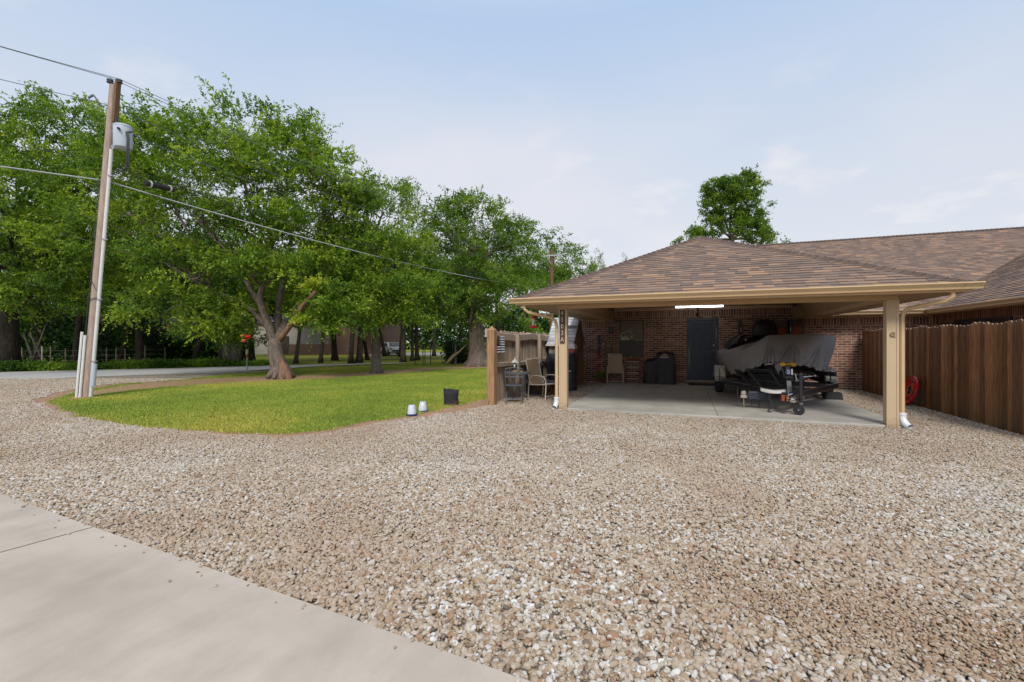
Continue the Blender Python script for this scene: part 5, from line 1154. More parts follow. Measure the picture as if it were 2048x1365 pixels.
# ------------------------------------------------------------------ sling chairs
def sling_chair(name,label,loc,rz,fm,group,rock=False):
    t=thing(name,label,'chair',(0,0,0),0,group); r=.014
    for s in(-1,1):
        b=B(); x=s*.27
        b.tube([(x,.26,0),(x,.24,.30),(x,.20,.52),(x,.10,.60),(x,-.10,.615),(x,-.30,.60),(x,-.385,.52),(x,-.40,.35),(x,-.37,0)],r,8); b.build('arm_and_legs',fm,t,smooth=True)
        b=B(); x=s*.235; b.tube([(x,-.33,.40),(x,-.10,.375),(x,.16,.36),(x,.22,.40),(x,.30,.66),(x,.36,.92),(x,.385,1.02)],r,8); b.build('side_rail',fm,t,smooth=True)
    b=B(); b.tube([(-.235,.385,1.02),(0,.39,1.03),(.235,.385,1.02)],r,8); b.tube([(-.27,-.31,.395),(.27,-.31,.395)],r,8); b.tube([(-.27,.22,.36),(.27,.22,.36)],r,8); b.tube([(-.27,-.37,.1),(.27,-.37,.1)],.008,6); b.build('cross_bar',fm,t,smooth=True)
    b=B(); b.grid([[(-.225+.45*k/6,y,z-.012*math.sin(math.pi*k/6)) for k in range(7)] for y,z in((-.33,.405),(-.2,.392),(-.05,.375),(.08,.365),(.165,.365))]); b.build('seat',M['sling'],t,smooth='all')
    b=B(); b.grid([[(-.225+.45*k/6,y+.012*math.sin(math.pi*k/6),z) for k in range(7)] for y,z in((.17,.37),(.225,.42),(.26,.52),(.305,.68),(.345,.86),(.38,1.0))]); b.build('backrest',M['sling'],t,smooth='all')
    t.location=loc; t.rotation_euler=(0,0,rz); return t
sling_chair('patio_chair','cream framed tan sling chair at the bistro table, back against the fence',( -3.50,11.35,0),math.radians(62),M['chairframe'],'sling patio chairs')
sling_chair('patio_chair','tan sling chair with champagne frame under the brown window',(-2.28,16.05,ZS-.03),math.radians(8),M['chairframe2'],'sling patio chairs')
# step ladder
ld=thing('step_ladder','small dark red metal folding step ladder leaning by the brown window','ladder',(-1.72,16.45,ZS))
mr_=pm('dark_red_metal',(.12,.05,.04),(.08,.035,.03),10,.5)
for s in(-1,1): b=B(); b.bar((-1.72+s*.22,16.30,ZS),(-1.70+s*.18,16.52,ZS+.92),.03,.02); b.build('rail',mr_,ld)
for z in(.12,.32,.52,.72): b=B(); y=16.30+.22*z/.92; b.box(-1.92,-1.51,y-.03,y+.05,ZS+z,ZS+z+.02); b.build('step',M['chairframe2'],ld)
b=B(); b.box(-1.93,-1.52,16.45,16.55,ZS+.72,ZS+.86); tag(b.build('cloth',pm('red_orange_cloth',(.22,.06,.03),(.15,.04,.03),14,.9),bevel=.03),'red orange cloth bundled on top of the step ladder','cloth')
# curved cream shapes standing in for a reflection in the window
bs=thing('window_reflection','pale cream curved shape modelled as a reflection in the brown window','handle',(-2.0,16.6,1.6))
b=B(); b.tube([(-2.14,16.66,1.56),(-2.19,16.62,1.72),(-2.10,16.60,1.82),(-1.93,16.60,1.86),(-1.83,16.60,1.86),(-1.79,16.62,1.78)],.015,8); b.tube([(-2.19,16.63,1.70),(-2.12,16.62,1.62),(-1.99,16.60,1.58)],.025,8); b.tube([(-2.12,16.62,1.62),(-2.02,16.6,1.69),(-1.95,16.6,1.66)],.018,8); b.build('rim',M['cream'],bs,smooth=True)
b=B(); b.grid([[(-2.15+.30*k/6,16.64,1.555+.05*j*math.sin(math.pi*k/6)) for k in range(7)] for j in range(3)]); b.build('reflection_fill',M['cream'],bs,smooth=True)
# garden tools by the wall
def tool(name,label,x,y0,h,head,hm,mm,lean=.03):
    t=thing(name,label,'garden tool',(x,y0,0)); b=B(); b.tube([(x,y0,.02),(x+lean,16.62,h)],.014,8); b.build('handle',hm,t,smooth=True); b=B(); head(b,x,y0,h,lean); b.build('head',mm,t)
tool('rake','red rake with black top leaning on the brick wall beside the shed',-2.97,16.40,1.38,lambda b,x,y,h,l:(b.box(x+l-.05,x+l+.05,16.58,16.62,h,h+.34),b.box(x+l-.035,x+l+.035,16.56,16.6,h-.42,h-.05)),M['red'],M['black'])
tool('shovel','long handled orange and steel shovel leaning on the brick wall, second tool from the shed',-2.82,16.38,1.45,lambda b,x,y,h,l:b.bar((x,y-.01,.02),(x+.005,y+.02,.32),.14,.012),M['chrome'],M['amber'])
tool('garden_hoe','thin brown handled hoe leaning on the brick wall nearest the window',-2.52,16.42,1.40,lambda b,x,y,h,l:b.bar((x-.07,y-.05,.05),(x+.07,y-.05,.05),.03,.08),mr_,M['rust'])
pl=thing('potted_plant','small plant with orange flowers on the gravel at the foot of the brick wall','plant',(-2.75,16.25,0))
b=B(); b.lathe([(0,0),(.09,0),(.12,.16),(.13,.18),(.11,.18),(0,.16)],(-2.75,16.22,0),14); b.build('pot',M['rust'],pl,smooth=True)
V,T,C=leaves([((-2.75,16.22,.26),(.20,.14,.14),1)],26,4,6,.07,77,tw=(.08,.18)); tri_mesh('foliage',V,T,M['leaf_low'],4,parent=pl,off=tuple(pl.location))
# ------------------------------------------------------------------ patio corner
gr=thing('covered_grill','gas grill under a dark navy cover in front of the garden shed','grill',(-3.45,13.55,0))
b=B(); x0,x1,y0,y1=-4.0,-3.05,13.15,13.8
rows=[]
for (dx,dy,z) in((0,0,.02),(.0,.0,.45),(.0,.0,.78),(-.03,-.03,.84),(-.02,-.02,.98),(.03,.05,1.08),(.09,.12,1.13)):
    r=[]; N_=44
    for k in range(N_):
        a=2*math.pi*k/N_; ca,sa=math.cos(a),math.sin(a); q=(abs(ca)**4+abs(sa)**4)**-.25
        f=.014*math.sin(k*1.3+z*6)*(1 if z<.95 else .3)
        r.append(((x0+x1)/2+ca*q*((x1-x0)/2-dx+f)*.95,(y0+y1)/2+sa*q*((y1-y0)/2-dy+f)*.95,z+.01*math.sin(k*.9)))
    rows.append(r)
b.grid(rows,closed=True); b.face(rows[-1]); b.build('cover',M['cover_navy'],gr,smooth='all')
b=B(); b.box(-3.25,-3.16,13.115,13.125,.60,.63); b.build('label_patch',M['white'],gr)
ck=thing('storage_crate','white lidded red crate standing on the covered grill','crate',(-3.25,13.6,1.16))
b=B(); b.raw([(-3.42,13.42,1.17),(-3.14,13.42,1.17),(-3.14,13.72,1.17),(-3.42,13.72,1.17),(-3.45,13.40,1.27),(-3.10,13.40,1.27),(-3.10,13.75,1.27),(-3.45,13.75,1.27)],[(0,3,2,1),(4,5,6,7),(0,1,5,4),(1,2,6,5),(2,3,7,6),(3,0,4,7)]); b.build('tub',pm('faded_red_plastic',(.5,.16,.10),(.4,.12,.08),8,.5),ck)
b=B(); b.raw([(-3.46,13.39,1.272),(-3.09,13.39,1.272),(-3.09,13.76,1.272),(-3.46,13.76,1.272),(-3.40,13.45,1.42),(-3.14,13.45,1.42),(-3.14,13.70,1.42),(-3.40,13.70,1.42)],[(0,3,2,1),(4,5,6,7),(0,1,5,4),(1,2,6,5),(2,3,7,6),(3,0,4,7)]); b.build('lid',M['white'],ck,bevel=.015)
# bistro table
tb=thing('bistro_table','round grey metal mesh bistro table on thin legs by the old fence','table',(-3.95,10.62,0))
c=(-3.95,10.62)
b=B(); b.lathe([(0,.715),(.34,.715),(.345,.722),(.34,.73),(0,.73)],(*c,0),36); b.build('table_top',M['tabletop'],tb,smooth=True)
b=B(); b.lathe([(.335,.69),(.35,.69),(.352,.73),(.335,.735)],(*c,0),36); b.build('rim',M['wire'],tb,smooth=True)
for k in range(3):
    a=k*2.094+.4; b=B(); b.tube([(c[0]+.30*math.cos(a),c[1]+.30*math.sin(a),.70),(c[0]+.08*math.cos(a),c[1]+.08*math.sin(a),.40),(c[0]+.12*math.cos(a),c[1]+.12*math.sin(a),.25),(c[0]+.30*math.cos(a),c[1]+.30*math.sin(a),0)],.011,7); b.build('leg',M['wire'],tb,smooth=True)
b=B(); b.lathe([(.085,.38),(.095,.385),(.095,.395),(.085,.40)],(*c,0),20); b.build('brace_ring',M['wire'],tb,smooth=True)
# folding bistro chair (seat toward camera)
bc=thing('bistro_chair','weathered blue grey metal folding chair in front of the bistro table','chair',(0,0,0))
for s in(-1,1):
    x=s*.20
    b=B(); b.tube([(x,.22,0),(x,-.02,.28),(x,-.18,.45),(x,-.22,.62),(x*.98,-.235,.86)],.010,7); b.build('leg',M['wire'],bc,smooth=True)
    b=B(); b.tube([(x*.9,-.24,0),(x*.9,0,.28),(x*.9,.17,.44)],.010,7); b.build('leg',M['wire'],bc,smooth=True)
b=B(); b.tube([(-.20,-.235,.86),(0,-.255,.885),(.20,-.235,.86)],.010,7); b.tube([(-.20,-.22,.66),(0,-.235,.665),(.20,-.22,.66)],.010,7); b.tube([(-.2,.12,.12),(.2,.12,.12)],.008,6); b.tube([(-.18,-.15,.12),(.18,-.15,.12)],.008,6)
for k in range(7): x=-.15+k*.05; b.tube([(x,-.235,.67),(x,-.245,.87)],.004,5)
b.build('back_frame',M['wire'],bc,smooth=True)
b=B()
for k in range(9): y=-.17+k*.044; b.box(-.20,.20,y,y+.036,.445,.455)
b.box(-.205,-.19,-.18,.23,.435,.46); b.box(.19,.205,-.18,.23,.435,.46); b.build('seat',M['wire'],bc)
bc.location=(-3.82,10.10,0); bc.rotation_euler=(0,0,math.radians(18))
# lantern on the table
ln_=thing('table_lantern','small lantern with white conical shade standing on the bistro table','lantern',(-3.86,10.60,.73))
lc=(-3.99,10.60)
b=B(); b.lathe([(0,.73),(.075,.73),(.075,.755),(.05,.77),(.03,.775),(0,.775)],(*lc,0),18); b.build('base',M['straw'],ln_,smooth=True)
b=B(); b.lathe([(.03,.775),(.055,.80),(.055,.90),(.035,.93),(.03,.97)],(*lc,0),18); b.build('globe',M['glass_dark'],ln_,smooth=True)
b=B(); b.lathe([(.022,.86),(.026,.88),(.026,.91),(.02,.93)],(lc[0]+.01,lc[1]-.052,0),12); b.build('bulb',M['white'],ln_,smooth=True)
b=B(); b.lathe([(.10,.965),(.095,.975),(.03,1.04),(.012,1.07),(.006,1.11),(0,1.115)],(*lc,0),24); b.build('shade',M['white'],ln_,smooth=True)
b=B(); b.box(-3.84,-3.76,10.53,10.60,.731,.765); tag(b.build('small_box',M['yellow'],bevel=.004),'small yellow box beside the lantern on the bistro table','box')
# metal smoker box behind
sm=thing('charcoal_smoker','dark grey charcoal smoker with lid against the old fence behind the lantern','smoker',(-4.0,12.3,0))
b=B(); b.lathe([(0,.0),(.24,.0),(.25,.45),(.25,.78),(.26,.80),(.24,.82)],(-3.98,12.15,0),26); b.build('body',pm('slate_grey_metal',(.055,.06,.07),(.03,.033,.04),10,.5),sm,smooth=True)
b=B(); b.lathe([(.26,.815),(.255,.84),(.20,.90),(.1,.93),(0,.935)],(-3.98,12.15,0),26); b.tube([(-4.04,12.15,.93),(-4.03,12.15,.98),(-3.93,12.15,.98),(-3.92,12.15,.93)],.01,6); b.build('lid',M['wire'],sm,smooth=True)
# firewood under a tray
for i in range(11):
    rg2=random.Random(i); y=12.55+.14*(i%4)+rg2.uniform(-.03,.03); z=.06+.10*(i//4); x=-4.0+rg2.uniform(-.04,.04)
    b=B(); L=.42; a=rg2.uniform(-.3,.3); d_=Vector((math.cos(a),math.sin(a),rg2.uniform(-.05,.05)))
    p=Vector((x+.30,y-.55-i%3*.03,z)); b.tube([p-d_*L/2,p+d_*L/2],[.052,.048],6); o=b.build('firewood_log',M['log'],bevel=.004)
    tag(o,'split reddish brown firewood log in the low pile behind the chair legs','log','firewood logs in the pile by the fence')
b=B(); b.box(-4.1,-3.3,11.75,12.75,.34,.37); b.box(-4.1,-3.3,11.75,11.77,.37,.44); tag(b.build('metal_tray',M['wire'],bevel=.005),'shallow blue grey tray over the firewood pile','tray')
for (x,y) in((-4.08,11.78),(-3.32,11.78),(-3.32,12.72),(-4.08,12.72)): pass
# hummingbird feeder hanging from the eave
hf=thing('bird_feeder','red and clear hummingbird feeder hanging from the left eave corner','bird feeder',(-3.30,9.9,1.75))
fx0=Vector(S(1067,645,10.4)); fx0=(fx0.x,fx0.y)
b=B(); b.tube([(*fx0,2.27),(*fx0,2.10)],.003,5); b.build('hanging_wire',M['black_wire'],hf)
b=B(); b.lathe([(0,2.10),(.035,2.095),(.045,2.06),(.04,2.02),(0,2.015)],(*fx0,0),16); b.build('cap',M['red'],hf,smooth=True)
b=B(); b.lathe([(.028,2.02),(.03,1.97),(.022,1.93),(.032,1.88),(.045,1.86)],(*fx0,0),16); b.build('bottle',M['glassy'],hf,smooth=True)
b=B(); b.lathe([(0,1.87),(.05,1.868),(.095,1.845),(.10,1.83),(.085,1.81),(0,1.80)],(*fx0,0),20)
for k in range(6): a=k*1.047; b.lathe([(0,0),(.022,.0),(.012,.02),(0,.03)],(fx0[0]+.08*math.cos(a),fx0[1]+.08*math.sin(a),1.84),8,(math.cos(a),math.sin(a),.8))
b.build('base',M['red'],hf,smooth=True)
# red disc against the right fence
rd=thing('red_disc','round red metal disc leaning against the dark cedar fence','disc',(4.9,13.0,0))
ax=Vector((-1,0,.25)).normalized(); cc=Vector((4.90,13.08,.36))
b=B(); b.lathe([(.10,.03),(.17,.035),(.19,.015),(.27,.02),(.30,.045),(.335,.05),(.35,.03),(.345,.0),(.10,-.01)],cc,36,ax); b.build('dish',M['red'],rd,smooth=True)
b=B(); b.lathe([(0,.005),(.11,.005),(.11,.03),(.085,.032),(.08,.012),(0,.012)],cc,24,ax); b.build('hub_hole',M['glass_dark'],rd,smooth=True)
for k in range(4):
    a=k*1.571+.6; u=ax.orthogonal().normalized(); w_=ax.cross(u); p=cc+u*.2*math.cos(a)+w_*.2*math.sin(a); b=B(); b.lathe([(0,.035),(.035,.035),(.035,.04),(0,.042)],p,12,ax); b.build('slot',M['black'],rd)
# two poultry waterers and the black fabric bin on the lawn edge
for (x,y,lb,sc,tilt) in((-5.14,7.75,'left one of two translucent white waterers with blue base on the dirt edge',1.0,0),(-5.18,8.22,'right one of two translucent white waterers, rounder top, blue base',1.0,1)):
    t=thing('poultry_waterer',lb,'waterer',(x,y,0),0,'poultry waterers on the dirt edge')
    b=B(); pr=[(.085,.03),(.082,.06),(.066,.20),(.060,.215),(.0,.218)] if not tilt else [(.085,.03),(.084,.07),(.074,.14),(.062,.19),(.045,.215),(.0,.222)]
    b.lathe([(r*1.05,z) for r,z in pr],(x,y,0),24); b.build('tank',M['bucket'],t,smooth=True)
    b=B(); b.lathe([(0,.005),(.10,.005),(.115,.035),(.118,.045),(.112,.045),(.09,.02),(0,.02)],(x,y,0),24); b.build('base',M['blue'],t,smooth=True)
    if tilt:
        b=B()
        for k in range(8): a=k*.785; b.lathe([(0,0),(.008,0),(.006,.02),(0,.024)],(x+.055*math.cos(a),y+.055*math.sin(a),.205),6)
        b.build('lid_knobs',M['bucket'],t)
bn=B(); rows=[]
for z,r in((0,.165),(.12,.165),(.26,.168),(.36,.175)):
    rows.append([(-5.12+(r+.01*math.sin(k*2.3+z*9))*math.cos(2*math.pi*k/26),9.35+(r+.01*math.sin(k*2.3+z*9))*math.sin(2*math.pi*k/26),z+(.012*math.sin(k*.75+1)+.055*math.exp(-((k-14)/2.2)**2) if z>.3 else 0)) for k in range(26)])
rows.append([(-5.12+.155*math.cos(2*math.pi*k/26),9.35+.155*math.sin(2*math.pi*k/26),.30) for k in range(26)]); rows.append([(-5.12+.01*math.cos(2*math.pi*k/26),9.35+.01*math.sin(2*math.pi*k/26),.28) for k in range(26)])
bn.grid(rows,closed=True); bn.build_=None
def binmat():
    s=N('black_fabric_with_mud'); g=s.n('ShaderNodeNewGeometry'); sp=s.n('ShaderNodeSeparateXYZ'); s.l(g.outputs['Position'],sp.inputs[0]); n=s.noise(s.pos(),9,4)
    f=s.math('SUBTRACT',s.math('ADD',s.math('MULTIPLY',sp.outputs['Z'],-5),s.math('MULTIPLY',n,1.4)),.15,True); f2=s.math('MULTIPLY',f,s.math('ADD',s.math('MULTIPLY',sp.outputs['X'],2.0),11.0,True)); c=s.mix(f2,(.022,.022,.026),(.22,.12,.065)); s.col(c).set(rough=.9); return s.m
o=bn.build('fabric_pot',binmat(),smooth='all'); tag(o,'black fabric grow pot with mud stained side at the lawn corner','pot')
# ------------------------------------------------------------------ utility pole
P0=F(-11.40,12.05,-.2); P1=F(-10.66,12.05,8.35)
up_=thing('utility_pole','leaning brown wooden utility pole with transformer and white conduit','utility pole',(P0.x,P0.y,0))
def PP(z): return P0.lerp(P1,(z+.2)/8.55)
b=B(); b.tube([PP(z) for z in(-.2,1,3,5,7,8.35)],[.108,.105,.10,.097,.094,.092],16); b.build('pole_shaft',M['pole_wood'],up_,smooth=True)
rv=Vector((RX,RY,0)); fv=Vector((-RY,RX,0))
b=B(); b.tube([PP(0)+rv*.145-fv*.05,PP(3)+rv*.14-fv*.05,PP(5)+rv*.135-fv*.05,PP(6.62)+rv*.13-fv*.05],.042,12); cd=b.build('white_conduit',M['conduit'],up_,smooth=True)
b=B(); b.tube([PP(.30)+rv*.175-fv*.05,PP(.9)+rv*.175-fv*.05],.056,12); b.build('conduit_sleeve',M['grey_box'],up_,smooth=True)
for z in(.95,2.6,4.2,5.9): b=B(); c_=PP(z)+rv*.17-fv*.05; b.tube([c_,c_+Vector((0,0,.04))],.061,12); b.build('conduit_strap',M['steel'],up_,smooth=True)
b=B(); b.box(-.02,.02,0,0,0,0) if False else None
for dx,h in((-.155,1.75),(-.065,1.66)):
    b=B(); b.tube([PP(0)+rv*dx-fv*.13,PP(h)+rv*dx-fv*.13],.033,8); b.build('cable_guard',M['white'],up_,smooth=True)
b=B(); b.bar(PP(0)+rv*-.14-fv*.12,PP(1.6)+rv*-.14-fv*.12,.11,.03,up=fv); b.build('guard_channel',M['wire'],up_)
b=B(); b.tube([PP(z)+rv*(-.06+.012*math.sin(z*2.1))-fv*.125 for z in [1.6+.3*k for k in range(16)]],.009,6); b.tube([PP(2.5)+rv*-.12-fv*.06,PP(2.62)-fv*.13,PP(2.66)+rv*.11-fv*.08],.008,6); b.tube([PP(3.15)+rv*-.06-fv*.13,PP(2.85)+rv*.10-fv*.10],.007,6); b.build('ground_wire',M['black_wire'],up_,smooth=True)
# top: bracket board, insulators, cutout, arrester
b=B(); b.bar(PP(7.35)+rv*.13-fv*.02,PP(8.42)+rv*.12-fv*.02,.06,.14,up=fv); b.build('top_board',M['pole_far'],up_)
for dx in(-.10,.14):
    c_=PP(8.33)+rv*dx; b=B(); b.lathe([(.015,0),(.015,.08),(.075,.09),(.08,.11),(.05,.13),(.075,.15),(.07,.18),(.03,.20),(0,.20)],c_,16); b.build('insulator',M['wire'],up_,smooth=True)
b=B(); c_=PP(7.75)+rv*-.17-fv*.05; b.tube([c_,c_+rv*-.08+Vector((0,0,.05)),c_+rv*-.28+Vector((0,0,.32))],.022,8); b.bar(c_+rv*-.28+Vector((0,0,.32)),c_+rv*-.42+Vector((0,0,.24)),.03,.05); b.tube([c_+rv*-.40+Vector((0,0,.22)),c_+rv*-.30+Vector((0,0,.02)),c_+rv*-.12+Vector((0,0,-.08))],.008,6); b.build('fuse_cutout',M['wire'],up_,smooth=True)
b=B(); c_=PP(7.35)+rv*.17-fv*.02; b.tube([c_+Vector((0,0,-.28)),c_+Vector((0,0,.10))],[.045,.045],12); b.tube([c_+Vector((0,0,.10)),c_+Vector((0,0,.14))],.045,12); b.build('arrester',M['black'],up_,smooth=True)
tc_=PP(6.97)+rv*.36; b=B(); b.lathe([(0,-.33),(.15,-.325),(.195,-.30),(.205,-.27),(.205,.25),(.213,.255),(.213,.28),(.19,.30),(.08,.33),(0,.335)],tc_,28); tf=b.build('transformer',M['grey_box'],up_,smooth=True)
for an in(.4,1.4,2.4): b=B(); a=an-1.2; b.lathe([(.02,0),(.035,.02),(.035,.06),(.02,.08),(.012,.12)],tc_+(rv*math.cos(a)-fv*math.sin(a))*.21+Vector((0,0,.12)),10,(rv*math.cos(a)-fv*math.sin(a))); b.build('bushing',M['wire'],tf,smooth=True)
b=B(); b.bar(tc_+rv*-.2+Vector((0,0,.15)),PP(7.08)+rv*.1,.06,.10); b.bar(tc_+rv*-.2+Vector((0,0,-.25)),PP(6.68)+rv*.1,.06,.10); b.build('transformer_bracket',M['steel'],up_)
b=B()
for q in range(4): a=Vector((0,0,.05*q)); b.tube([tc_+rv*(.16+.02*q)-fv*.1+Vector((0,0,.1)),tc_+rv*(.24+.02*q)-fv*.15+Vector((0,0,-.1)),tc_+rv*(.20+.02*q)-fv*.12+Vector((0,0,-.55)),tc_+rv*(.18+.02*q)-fv*.1+Vector((0,0,-.85)),PP(5.95)+rv*(.17)-fv*.05],.011,6)
b.build('service_leads',M['black_wire'],up_,smooth=True)
# far pole
FP=S(1103,500,30); fpb=thing('utility_pole','distant bare wooden utility pole with one crossarm above the left roof slope','utility pole',(FP.x,FP.y,0))
b=B(); b.tube([(FP.x,FP.y,-.1),(FP.x,FP.y,FP.z)],[.14,.11],10); b.build('pole_shaft',M['pole_far'],fpb,smooth=True)
b=B(); ca=Vector((FP.x,FP.y,FP.z-.45)); ad=(rv*.95+fv*.3).normalized(); b.bar(ca-ad*.85-fv*.13+Vector((0,0,-.07)),ca+ad*.75-fv*.13+Vector((0,0,.14)),.08,.08); b.build('crossarm',M['cable'],fpb)
b=B(); b.bar(ca-ad*.4-fv*.11,ca+Vector((0,0,-.55))-fv*.12,.03,.04); b.build('brace',M['cable'],fpb)
# wires (each span its own line); third point is beyond the left frame edge
def wire(name,label,zp,dx,zf,fdx,r,m=M['line'],sag=1.0,zl=None,offl=0,right=True,leftp=True,sagl=.25):
    a=PP(min(zp,8.6))+rv*dx; a.z=zp; f=Vector((FP.x,FP.y,0))+rv*fdx; f.z=zf; dir_=(a-f); dir_.z=0; pts=[]
    if leftp:
        l=a+dir_.normalized()*30; l.z=zl if zl is not None else zp-.4
        for k in range(16): t=1-k/16; p=a.lerp(l,t); p.z-=4*sagl*t*(1-t)*3; pts.append(p)
    pts.append(a)
    if right:
        for k in range(1,31): t=k/30; p=a.lerp(f,t); p.z-=4*sag*t*(1-t); pts.append(p)
    b=B(); b.tube(pts,r,6); tag(b.build(name,m,smooth=True,fixn=False),label,'power line')
wire('power_line','topmost power line over the pole, left of the two top insulators',8.55,-.10,7.40,-.55,.008,sag=.42,zl=8.2)
wire('power_line','second topmost power line, on the right top insulator',8.52,.14,7.40,.45,.008,sag=.46,zl=8.1)
wire('power_line','line reaching the pole at the fuse cutout, below the top pair',7.85,-.2,6.75,-.2,.008,sag=.5,zl=7.4)
wire('power_line','thin line reaching the pole just above the transformer',7.3,-.15,6.3,.1,.007,sag=.6,zl=6.6)
wire('power_line','faint thin cable a little above the thick silver cable',6.35,-.1,5.5,0,.007,m=M['black_wire'],sag=.6,zl=6.0)
wire('telephone_cable','thick silver communication cable, lowest line on the leaning pole',5.80,0,5.0,-.2,.017,m=M['cable'],sag=.42,zl=5.4)
wire('telephone_cable','thin black cable running with the dark splice case',6.15,.1,5.15,.1,.007,m=M['black_wire'],sag=.4,leftp=False)
# splice case on the cable
a=PP(6.15)+rv*.1; f=Vector((FP.x,FP.y,6.9)); u=(f-a); u.z=0; u=u.normalized(); c_=S(319,373,13.0)
sp=thing('splice_case','black cable splice case with two white clamps hanging right of the transformer','splice case',tuple(c_))
u2=(S(350,380,13.5)-S(290,366,12.6)).normalized(); b=B(); b.tube([c_-u2*.44,c_-u2*.42,c_+u2*.42,c_+u2*.44],[.06,.085,.085,.06],8); b.build('case',M['rubber'],sp,smooth=True)
for s in(-.30,.30): b=B(); b.tube([c_+u2*(s-.02),c_+u2*(s+.02)],.10,10); b.build('clamp',M['white'],sp)
# ------------------------------------------------------------------ things across the lawn
op=thing('garden_ornament','red and yellow glass ornament hanging in the low elm branches above the road','ornament',tuple(S(493,676,17.2)))
oc=S(493,676,17.2)
b=B(); b.tube([oc+Vector((0,0,.9)),oc+Vector((0,0,.16))],.004,5); b.build('cord',M['black_wire'],op)
b=B(); b.lathe([(0,.0),(.07,.02),(.12,.08),(.12,.13),(.07,.16),(0,.16)],oc+rv*.06+Vector((0,0,-.05)),14); b.build('red_bowl',M['red'],op,smooth=True)
b=B(); b.lathe([(0,.0),(.06,.02),(.08,.06),(.07,.08),(0,.09)],oc+rv*-.10-fv*.1+Vector((0,0,.03)),12); b.build('yellow_cup',M['yellow'],op,smooth=True)
b=B(); b.lathe([(0,.0),(.06,.02),(.09,.08),(.07,.12),(0,.13)],oc+rv*-.04-fv*.1+Vector((0,0,-.18)),12); b.build('amber_cup',M['amber'],op,smooth=True)
mp_=thing('marker_post','slim grey marker post with white cap and orange collar at the roadside','post',tuple(G(494,744)))
g0=G(494,744); 
b=B(); b.tube([g0,g0+Vector((0,0,1.0))],.028,8); b.lathe([(0,0),(.12,0),(.10,.03),(0,.04)],g0,12); b.build('rod',M['steel'],mp_,smooth=True)
b=B(); b.tube([g0+Vector((0,0,.70)),g0+Vector((0,0,.86))],[.035,.06],10); b.build('orange_collar',M['amber'],mp_,smooth=True)
b=B(); b.tube([g0+Vector((0,0,.87)),g0+Vector((0,0,1.10))],[.045,.06],10); b.build('white_cap',M['white'],mp_,smooth=True)
# far building: brick block with a metal sided wing
fbd=thing('far_building','long brick building with grey metal siding and white wall beyond the road','building',tuple(F(-20,51)))
def fr_box(b,l0,l1,d0,d1,z0,z1):
    P=[F(l0,d0),F(l1,d0),F(l1,d1),F(l0,d1)]; b.raw([(p.x,p.y,z0) for p in P]+[(p.x,p.y,z1) for p in P],[(0,3,2,1),(4,5,6,7),(0,1,5,4),(1,2,6,5),(2,3,7,6),(3,0,4,7)])
b=B(); fr_box(b,-20.8,-14.4,51,60,0,5.0); b.build('brick_wall',M['far_brick'],fbd)
b=B(); fr_box(b,-26.5,-20.85,51.4,60,0,1.15); b.build('brick_base',M['far_brick'],fbd)
b=B(); fr_box(b,-24.2,-20.85,51.5,59.9,1.16,3.9)
k=-24.2
while k<-20.9: fr_box(b,k,k+.06,51.46,51.5,1.16,3.9); k+=.35
b.build('metal_siding',M['metal_siding'],fbd)
b=B(); fr_box(b,-29.5,-24.25,51.5,59.9,1.16,3.6); fr_box(b,-29.5,-26.55,51.45,59.9,0,1.15); b.build('white_wall',M['far_wall'],fbd)
b=B(); fr_box(b,-26.2,-25.5,51.36,51.4,0,2.1); b.build('door',M['bark_dark'],fbd)
b=B(); P=[F(-29.8,51),F(-20.7,51),F(-20.7,56),F(-29.8,56)]; b.raw([(P[0].x,P[0].y,3.6),(P[1].x,P[1].y,3.92),(P[2].x,P[2].y,5.2),(P[3].x,P[3].y,5.2)],[(0,1,2,3)]); fr_box(b,-21,-14.2,50.8,60.2,5.0,5.2); b.build('roof',M['tarp'],fbd)
b=B(); fr_box(b,-15.9,-15.2,50.95,50.99,1.2,2.6); b.build('window',M['cream'],fbd)
ob=thing('far_house','small orange brick house seen through the trees at left','house',tuple(F(-36,47)))
b=B(); fr_box(b,-37.4,-34.6,46,52,0,3.2); b.build('wall',M['far_brick2'],ob)
b=B(); P=[F(-37.7,45.7),F(-34.3,45.7),F(-34.3,52.2),F(-37.7,52.2)]; r0,r1=F(-36,46),F(-36,52); b.raw([(p.x,p.y,3.2) for p in P]+[(r0.x,r0.y,4.3),(r1.x,r1.y,4.3)],[(0,1,4),(1,2,5,4),(2,3,5),(3,0,4,5)]); b.build('roof',M['tarp'],ob)
b=B(); fr_box(b,-35.6,-35.0,45.95,45.99,.1,2.1); b.build('door',M['bark_dark'],ob)
# car on the lot
cr=thing('parked_car','small silver white car parked at the right end of the far brick building','car',(0,0,0))
prof=[(-2.1,.35),(-2.15,.62),(-2.0,.85),(-1.3,.95),(-.75,1.38),(.55,1.42),(1.25,1.0),(2.0,.86),(2.15,.6),(2.1,.35)]
b=B(); b.prism(prof,'x',-.85,.85); b.build('body',M['car'],cr,bevel=.05)
b=B(); b.prism([(-1.2,.97),(-.72,1.34),(.5,1.37),(1.1,1.0)],'x',-.86,.86); b.box(-.70,.70,-1.25,-1.0,.98,1.02); b.build('window',M['glass_dark'],cr)
b=B(); b.raw([(-.7,-1.28,.98),(.7,-1.28,.98),(.62,-.80,1.37),(-.62,-.80,1.37)],[(0,1,2,3)]); b.build('rear_window',M['glass_dark'],cr)
for x in(-.80,.80):
    for y in(-1.35,1.35): b=B(); b.lathe([(.0,-.1),(.3,-.1),(.33,-.06),(.33,.06),(.3,.1),(0,.1)],(x,y,.33),18,(1,0,0)); b.build('wheel',M['rubber'],cr,smooth=True)
b=B(); b.box(-.6,.6,-2.17,-2.13,.42,.60); b.build('bumper',M['black'],cr)
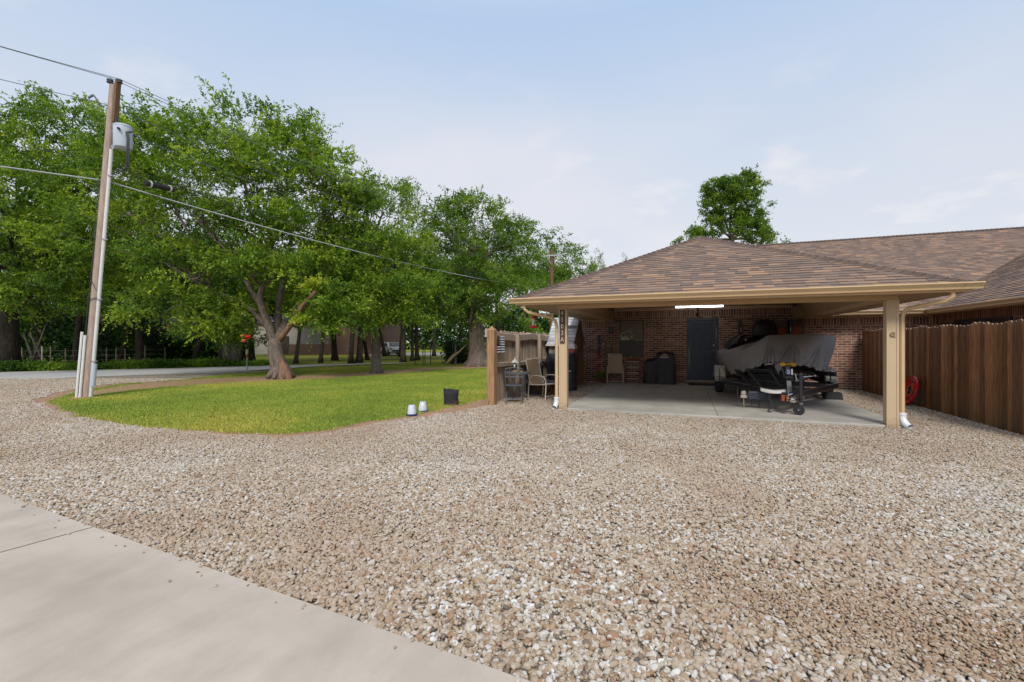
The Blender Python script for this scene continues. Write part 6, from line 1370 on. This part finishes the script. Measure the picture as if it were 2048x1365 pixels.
for x in(-.7,.7): b=B(); b.box(x-.12,x+.12,-2.14,-2.1,.66,.80); b.build('tail_light',M['red'],cr)
cr.location=F(-13.1,49.5,0); cr.rotation_euler=(0,0,TH+.5)
# roadside wire fence at left with light posts, and dead trunks
wf=thing('wire_fence','low wire fence with thin pale posts along the far side of the road','fence',tuple(F(-26,25)))
k=0
pts=[]
for (x,y) in((8,731),(26,730),(44,729),(84,727),(101,726),(131,726),(213,724),(232,723),(250,722),(290,721),(330,720)):
    d=24.5+ (x/330)*5.5; p=F((x-1024)/900*d,d); pts.append(p); b=B(); h=1.15+.1*math.sin(x); b.tube([p,p+Vector((0,0,h))],.032,6); b.build('post',M['white'] if x in(84,) else M['pole_wood'],wf)
for z in(.35,.65,.95): b=B(); b.tube([p+Vector((0,0,z)) for p in pts],.006,4); b.build('wire',M['cable'],wf)
for (x,lean,h,lb) in((62,.8,2.3,'dead bare trunk leaning right behind the roadside fence, left of the pair'),(72,-.7,1.9,'dead bare trunk leaning left, crossing the taller one at the roadside fence'),(92,-.95,2.0,'pale straight dead trunk leaning left at the roadside fence')):
    d=26; p=F((x-1024)/900*d,d); b=B(); b.tube([p,p+rv*lean*.5+Vector((0,0,h*.5)),p+rv*lean+Vector((0,0,h))],[.09,.06,.03],7); b.tube([p+rv*lean*.8+Vector((0,0,h*.8)),p+rv*(lean*.8-.3)+Vector((0,0,h))],[.03,.012],5); b.tube([p+rv*lean+Vector((0,0,h)),p+rv*(lean+.25)+Vector((0,0,h+.45))],[.03,.01],5); tag(b.build('dead_trunk',M['bark_grey'],smooth='all'),lb,'dead tree')
# black wire fence behind the lawn and leaning branch
wf=thing('wire_fence','thin black wire fence with slim posts at the back edge of the lawn','fence',tuple(G(845,731)))
pts=[G(x,y) for x,y in((830,731.5),(846,731),(850,731),(861,731),(905,731),(940,730))]
for p in pts: b=B(); b.tube([p,p+Vector((0,0,1.35))],.025,6); b.build('post',M['black'],wf)
for z in(.4,.8,1.2): b=B(); b.tube([p+Vector((0,0,z)) for p in pts],.006,4); b.build('wire',M['black_wire'],wf)
lb_=thing('leaning_branch','pale yellowish fallen branch propped on a short post left of the oak','branch',tuple(G(911,731)))
b=B(); q=G(911,731.5); b.tube([q,q+Vector((0,0,1.35))],[.07,.06],8); b.build('prop_post',M['bark_grey'],lb_)
b=B(); b.tube([S(893,728,27.5),S(905,714,27.6),S(918,704,27.8),S(931,691,28)],[.09,.10,.06,.03],8); b.build('branch',M['straw'],lb_,smooth='all')
